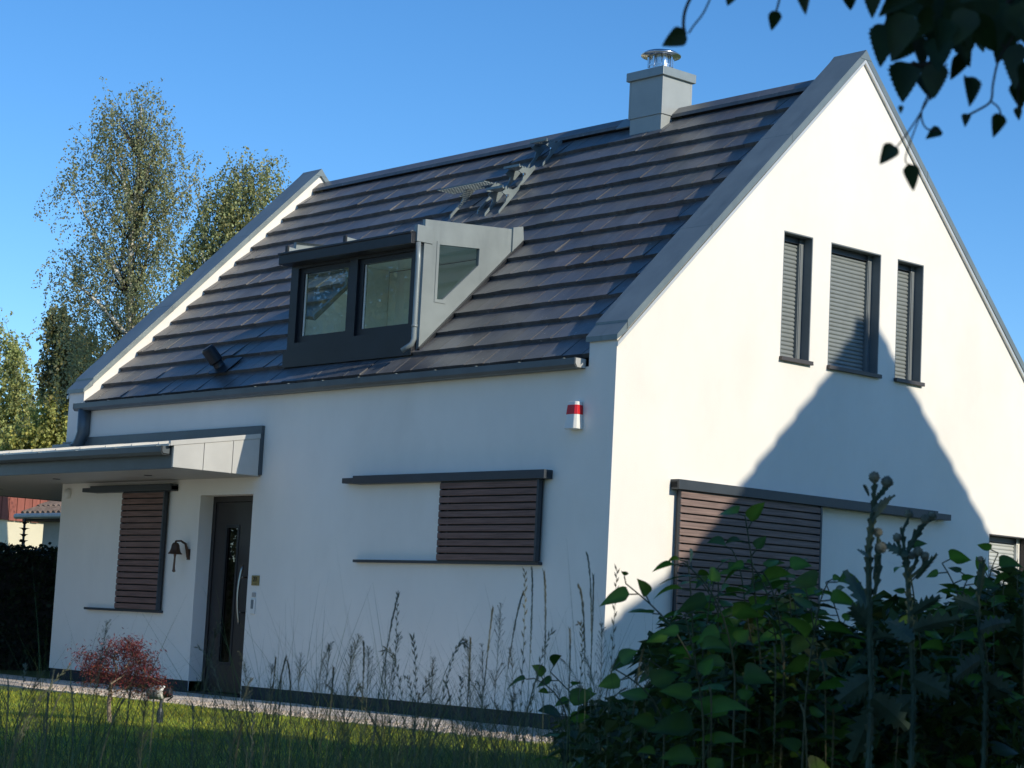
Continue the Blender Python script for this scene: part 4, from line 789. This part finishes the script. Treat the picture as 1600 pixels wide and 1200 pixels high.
# ================================================================== TREES BEHIND
def quads(V, C):
    m = MB(); V = np.asarray(V); n = len(V)//4; m.v = V.tolist(); m.f = np.arange(4*n).reshape(n, 4).tolist(); m.c = C; return m
def leaf_quads(P_, D_, ls, tn):
    n = len(P_); R_ = rng.normal(size=(n, 3)); Sd = np.cross(D_, R_); Sd /= np.linalg.norm(Sd, axis=1, keepdims=True)+1e-9
    l_ = ls*rng.uniform(.6, 1.3, (n, 1)); w = l_*.36; mid = P_+D_*l_*.45; q = P_+D_*l_
    V = np.stack([P_, mid+Sd*w, q, mid-Sd*w], 1).reshape(-1, 3); C = np.repeat(np.concatenate([tn, np.ones((n, 1))], 1), 4, 0); return V, C
def bgtree(name, label, blobs, depth, trunk_px, r0, limbs, nl, ls, tone, droop, group, spread=1.0, bark='bark', lo=.55, hi=1.45):
    base = root(trunk_px[0][0], depth); base.z = -.3
    e = tag(empty(name, base), label, 'tree', group)
    path = [base]+[at(u, v, depth) for u, v in trunk_px]; tk = MB(); t2 = MB(); n = len(path); tk.tube(bez_path(path), [r0*(1-.93*i/((n-1)*5)) for i in range((n-1)*5+1)], 8)
    sp = depth/FPX
    for lb, r in limbs: pp = bez_path([at(u, v, depth+random.uniform(-.3, .3)) for u, v in lb]); tk.tube(pp, [r*(1-.8*i/len(pp)) for i in range(len(pp))], 6)
    Ps = []; Ds = []; Ts = []; area = sum(b_[2]*b_[3] for b_ in blobs); tp_ = [at(u, v, depth) for u, v in trunk_px]
    for (u, v, ru, rv) in blobs:
        ns = max(3, int(nl/44*ru*rv/area)); rd = (ru+rv)/2*sp*spread
        for k in range(ns):
            w = rng.normal(size=3); w /= np.linalg.norm(w); r = rng.random()**.45; uu, vv, dd = u+w[0]*r*ru, v+w[1]*r*rv, depth+w[2]*r*rd
            s0 = at(uu, vv, dd); ln = droop*rng.uniform(.5, 1.5); ds = np.array([rng.normal(0, .25), rng.normal(0, .25), -1.0])
            if droop < .3: ds = rng.normal(size=3)
            else: s0 = s0+Vector((0, 0, ln*.55))
            ds /= np.linalg.norm(ds); side = rng.normal(size=3)*.25; m_ = 44
            t = np.sort(rng.random(m_)); pp = np.array(s0)+np.outer(t*ln, ds)+np.outer(np.sin(t*2.5), side*ln*.6)+rng.normal(size=(m_, 3))*(.035 if droop > .3 else .15)
            Ps.append(pp); dv = rng.normal(size=(m_, 3))*.7+np.array([0, 0, -.8]); dv /= np.linalg.norm(dv, axis=1, keepdims=True); Ds.append(dv)
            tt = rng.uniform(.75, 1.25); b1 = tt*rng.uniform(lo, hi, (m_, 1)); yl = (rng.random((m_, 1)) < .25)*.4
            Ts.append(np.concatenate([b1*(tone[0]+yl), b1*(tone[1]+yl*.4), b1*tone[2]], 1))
            if k % 4 == 0:
                q = min(tp_, key=lambda c: (c-s0).length+max(0, c.z-s0.z+1.2)*3); t2.tube([q, q.lerp(s0, .55)+Vector((0, 0, (q-s0).length*.10)), s0], [.016*r0/.16, .007*r0/.16, .0025], 3, False)
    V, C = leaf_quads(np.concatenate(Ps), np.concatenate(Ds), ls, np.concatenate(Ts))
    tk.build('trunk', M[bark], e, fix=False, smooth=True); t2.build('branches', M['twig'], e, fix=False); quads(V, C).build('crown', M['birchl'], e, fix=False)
    return e
bgtree('birch_tree', 'tall slender weeping birch with white trunk beyond the left end of the house',
       [(222, 195, 30, 42), (165, 205, 26, 38), (195, 240, 60, 50), (250, 245, 36, 50), (210, 300, 72, 55), (120, 285, 28, 40), (104, 315, 12, 28), (255, 325, 42, 60), (306, 295, 16, 20), (180, 365, 60, 55), (240, 395, 45, 60), (150, 440, 60, 45), (215, 455, 60, 50), (100, 440, 34, 34), (170, 520, 70, 50), (105, 500, 25, 40), (215, 530, 55, 50), (140, 590, 60, 40)],
       46, [(200, 900), (201, 640), (203, 560), (204, 470), (205, 380), (211, 320), (217, 250), (221, 165)], .17,
       [([(205, 470), (182, 425), (165, 395), (140, 350), (115, 300)], .07), ([(206, 455), (224, 425), (232, 385), (240, 355)], .06), ([(208, 345), (197, 300), (191, 270), (180, 235)], .055), ([(211, 320), (226, 285), (234, 255), (250, 220)], .05), ([(203, 400), (250, 340), (300, 288)], .04), ([(203, 530), (150, 470), (100, 430)], .06), ([(213, 300), (216, 265)], .04)],
       40000, .058, (1.0, 1.04, 1.05), 1.15, 'birch trees')
bgtree('birch_tree', 'shorter birch partly behind the left gable parapet',
       [(372, 305, 36, 40), (410, 295, 34, 32), (340, 350, 34, 45), (390, 360, 50, 50), (315, 410, 34, 50), (360, 430, 60, 60), (290, 470, 40, 60), (300, 540, 70, 50)],
       42, [(350, 900), (350, 560), (355, 440), (362, 360), (372, 280)], .13, [([(355, 440), (385, 380), (412, 300)], .04), ([(353, 470), (325, 420), (312, 390)], .04)], 30000, .058, (1.05, 1.1, .95), .8, 'birch trees')
bgtree('birch_tree', 'pale feathery birch at the far left picture edge',
       [(0, 555, 26, 40), (22, 580, 22, 40), (18, 625, 42, 40), (0, 670, 40, 40), (40, 665, 34, 40), (20, 720, 60, 40)],
       58, [(28, 900), (30, 720), (31, 640), (24, 580), (10, 530)], .10, [([(31, 650), (20, 600), (5, 560)], .03), ([(30, 690), (45, 640), (52, 615)], .03)], 18000, .085, (1.35, 1.4, 1.0), .9, 'birch trees')
bgtree('leafy_tree', 'dark leafy tree top under the tall birch by the left parapet',
       [(88, 510, 16, 28), (95, 545, 26, 36), (125, 560, 36, 45), (150, 600, 40, 40), (90, 590, 30, 40)],
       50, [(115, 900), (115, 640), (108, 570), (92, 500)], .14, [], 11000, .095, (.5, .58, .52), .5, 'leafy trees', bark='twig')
bgtree('leafy_tree', 'bright sunlit leafy tree just left of the house above the canopy',
       [(105, 600, 24, 36), (88, 640, 34, 40), (60, 680, 36, 36), (100, 690, 36, 40), (75, 730, 60, 40), (25, 700, 30, 30), (118, 640, 24, 46)],
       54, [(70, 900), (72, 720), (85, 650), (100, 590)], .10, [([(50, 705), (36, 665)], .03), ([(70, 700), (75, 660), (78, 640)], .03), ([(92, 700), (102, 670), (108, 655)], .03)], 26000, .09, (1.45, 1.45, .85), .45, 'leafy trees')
# hedge at the far left
hd = tag(empty('hedge', (-14, 1.5, 0)), 'dark clipped hedge in shade left of the house under the carport', 'hedge')
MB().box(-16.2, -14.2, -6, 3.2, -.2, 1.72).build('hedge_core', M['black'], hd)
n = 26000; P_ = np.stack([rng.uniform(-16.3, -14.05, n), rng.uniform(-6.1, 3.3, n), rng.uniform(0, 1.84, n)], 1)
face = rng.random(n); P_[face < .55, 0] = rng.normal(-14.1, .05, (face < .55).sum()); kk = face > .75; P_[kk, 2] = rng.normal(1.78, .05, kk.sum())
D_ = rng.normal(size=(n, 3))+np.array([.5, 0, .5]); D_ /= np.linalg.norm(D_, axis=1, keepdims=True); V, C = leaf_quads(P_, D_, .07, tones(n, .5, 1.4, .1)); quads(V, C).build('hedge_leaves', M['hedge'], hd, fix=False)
# ================================================================== NEIGHBOURS AT THE LEFT
nh = tag(empty('neighbour_house', (-34, 14, 0)), 'cream house with red vertical boarding beyond the hedge', 'house')
MB().box(-38, -30, 5, 24, -.3, 2.94).build('wall', M['cream'], nh)
rb = MB(); y = 4.9
while y < 24.1: rb.box(-30.0, -29.93, y, y+.185, 2.93+random.uniform(-.01, .01), 4.0); y += .2
rb.build('boarding', M['redclad'], nh); MB().box(-38, -30.02, 5.05, 23.9, 2.94, 4.0).build('upper_wall', M['redclad'], nh)
MB().prism([(-38.4, 4.6, 4.0), (-29.5, 4.6, 4.0), (-34, 4.6, 4.25)], (0, 19.8, 0)).build('roof', M['clay'], nh)
sh = tag(empty('shed', (-20, 7, 0)), 'small shed with worn clay tile roof peeping out beside the house corner', 'shed')
MB().box(-22.1, -17, 6.25, 9, -.3, 2.62).build('wall', mat('shed_wall', (.5, .47, .40), .9, 0, .12, 2, .2, 50, .2), sh)
srf = MB()
for k in range(28):
    for j in range(9):
        xk = -22.45+k*.2; y1 = 5.98+j*.33; z1 = 2.73+j*.147; srf.tube([(xk, y1, z1), (xk, y1+.40, z1+.165)], [.075, .062], 8)
srf.build('roof', M['clay'], sh); MB().box(-22.5, -17, 6.0, 9.0, 2.60, 2.68).build('eaves_board', M['twig'], sh)
MB().tube([(-22.62, 5.92, 2.69), (-17, 5.92, 2.69)], .055, 10).build('gutter', M['zincl'], sh)
# ---------------- rain chain hanging from the shed gutter
rcn = tag(empty('rain_chain', (-22.25, 5.92, 2.6)), 'dark rain chain of stacked cups hanging before the cream wall', 'rain chain')
c = MB()
for k in range(11):
    z = 2.56-k*.12; c.lathe((-22.25, 5.92, z), [(.02, -.035), (.05, 0), (.10*random.uniform(.7, 1.1), .018), (.085, .02), (.03, .0)], 12)
c.tube([(-22.25, 5.92, 2.65), (-22.25, 5.92, .6)], .024, 6); c.build('cups', M['black'], rcn)

# ================================================================== MAPLE AND GARDEN SPOT
mp_ = tag(empty('japanese_maple', (-1.393, -4.54, 0)), 'little red cut-leaf Japanese maple on the lawn by the path', 'tree')
dm = (Vector((-1.393, -4.54, 0))-CAM).dot(fw)
def mq(a, b): return at(80+a/6.667, 960+b/6.667, dm+random.uniform(-.02, .02))
mt = MB(); bp = Vector((-1.393, -4.54, -.02))
tr_ = bez_path([bp, mq(600, 950), mq(612, 830), mq(625, 720), mq(660, 640), mq(680, 560), mq(650, 480), mq(665, 420)]); mt.tube(tr_, [.022*(1-.75*i/len(tr_)) for i in range(len(tr_))], 8)
tips = []
for pts in ([(625, 720), (700, 640), (780, 600), (900, 560), (1050, 560)], [(660, 640), (560, 560), (450, 470), (300, 400)], [(680, 560), (760, 460), (820, 350), (800, 260)], [(650, 480), (580, 400), (620, 310)], [(612, 830), (760, 760), (900, 740), (1100, 720)], [(780, 600), (950, 480), (1120, 430)], [(660, 640), (520, 640), (420, 690)], [(665, 420), (740, 340), (860, 320)], [(900, 560), (1050, 640), (1120, 720)], [(560, 560), (430, 540), (350, 560)]):
    pp = bez_path([mq(*p)+Vector((random.gauss(0, .03), random.gauss(0, .03), 0)) for p in pts]); mt.tube(pp, [.008*(1-.8*i/len(pp)) for i in range(len(pp))], 5); tips += pp[3:]
mt.build('trunk', mat('maple_bark', (.26, .2, .14), .8, 0, .35, 20), mp_, fix=False)
ml = MB(); mc = []
for i in range(6200):
    p = random.choice(tips)+Vector((random.gauss(0, .06), random.gauss(0, .06), random.gauss(-.005, .038))); dr_ = Vector((random.gauss(0, .7), random.gauss(0, .7), random.gauss(-.45, .4))).normalized(); l_ = random.uniform(.02, .05); s_ = dr_.cross(Vector((random.gauss(0, 1), random.gauss(0, 1), 1))).normalized()
    ml.add([p, p+dr_*l_*.5+s_*l_*.11, p+dr_*l_, p+dr_*l_*.5-s_*l_*.11], [(0, 1, 2, 3)]); t = random.uniform(.5, 1.5); g_ = random.uniform(.7, 2.2 if p.z < .35 else 1.4); mc += [(t, t*g_, t, 1)]*4
ml.c = mc; ml.build('foliage', M['maple'], mp_, fix=False)
gs = tag(empty('garden_spotlight', (-1.374, -4.05, 0)), 'grey cylinder garden spotlight on a short post right of the red maple', 'spotlight')
gp = Vector((-1.374, -4.05, 0)); ax = (rt*.93-fw*.25+Vector((0, 0, .0))).normalized(); hc = gp+Vector((0, 0, .255))
MB().lathe(hc, [(.045, -.115), (.062, -.11), (.062, -.012), (.058, -.012)], 20, ax).build('lamp_head', M['jamb'], gs)
MB().lathe(hc, [(.060, -.012), (.060, .018), (.045, .03)], 20, ax).build('lamp_ring', M['plastic'], gs)
MB().lathe(hc, [(.044, .03), (.040, .085), (.025, .095)], 16, ax).tube([hc+ax*.09, hc+ax*.11-Vector((0, 0, .03)), hc+ax*.06-Vector((0, 0, .07))], .007, 6).build('lamp_back', M['black'], gs)
MB().tube([gp-Vector((0, 0, .05)), gp+Vector((0, 0, .2))], .014, 8).lathe(gp, [(.03, -.02), (.03, .09), (.018, .12)], 10).build('post', M['anthram'], gs)

# ================================================================== OUT OF FRAME: what casts the shade and shows in the panes
oh = tag(empty('neighbour_house', (15, 4.4, 0)), 'gabled neighbour house out of frame to the right whose shadow lies on the gable', 'house')
HX0, HX1, YA, ZA = 11.0, 20.0, 5.10, 10.18
zs = lambda dy: ZA-.98*abs(dy) if abs(dy) < 3.0 else ZA-2.94-.66*(abs(dy)-3.0)
MB().prism([(HX0+.25, YA-3.6, -.5), (HX0+.25, YA+3.6, -.5), (HX0+.25, YA+3.6, zs(3.6)-.2), (HX0+.25, YA+2.9, zs(2.9)-.2), (HX0+.25, YA, ZA-.25), (HX0+.25, YA-2.9, zs(2.9)-.2), (HX0+.25, YA-3.6, zs(3.6)-.2)], (HX1-HX0-.5, 0, 0)).build('wall', M['cream'], oh)
r_ = MB()
for s in (1, -1):
    y = 0.0
    while y < 4.7:
        y2 = y+.31; yy2 = YA-s*y; r_.prism([(HX0, YA-s*y, zs(y)+.0), (HX0, YA-s*y2, zs(y2)+.045), (HX0, YA-s*y2, zs(y2)-.10), (HX0, YA-s*y, zs(y)-.14)], (HX1-HX0, 0, 0)); y = y2
r_.box(HX0, HX1, YA-.09, YA+.09, ZA-.1, ZA+.10)
r_.build('roof', M['tilered'], oh)
def roundtree(x, y, h, r, label, n=5200, ls=.26, z0=.5, tone=(.45, .6, .5)):
    e = tag(empty('garden_tree', (x, y, 0)), label, 'tree', 'garden trees out of frame'); MB().tube([(x, y, -.5), (x+.1, y, h*.35), (x, y+.1, h*.8)], [.22, .16, .04], 8).build('trunk', M['twig'], e)
    c = []; 
    for k in range(26): c.append((x+rng.normal(0, r*.45), y+rng.normal(0, r*.45), rng.uniform(z0+.8, h-1.0)))
    c = np.array(c); i = rng.integers(0, len(c), n); w = rng.normal(size=(n, 3)); w /= np.linalg.norm(w, axis=1, keepdims=True); P_ = c[i]+w*(r*.48*rng.random((n, 1))**.4); P_[:, 2] = np.clip(P_[:, 2], .0, h)
    D_ = rng.normal(size=(n, 3)); D_ /= np.linalg.norm(D_, axis=1, keepdims=True); V, C = leaf_quads(P_, D_, ls, tones(n, .6, 1.4, .2)*np.array(tone)*.6); quads(V, C).build('crown', M['birchl'], e, fix=False)
for i, (x, y, h) in enumerate(((19.5, -2.6, 10.0), (20, -5.4, 10.5), (20.5, -8.4, 10.7), (20, -11.4, 10.5), (20.5, -14.6, 10.4))): roundtree(x, y, h, 2.2, 'leafy garden tree out of frame on the sunny side, shading the lawn', 9000, .30)
for i, (x, y, h) in enumerate(((-15, -8.5, 10), (-20, -12.5, 11.5), (-26, -17.5, 13), (-14, -12.5, 9), (-20, -8, 11.5), (-24, -13, 13))): roundtree(x, y, h, 2.6, 'leafy garden tree out of frame across the lawn, mirrored in the dormer panes', 12000, .14, tone=(1.3, 1.4, 1.5))
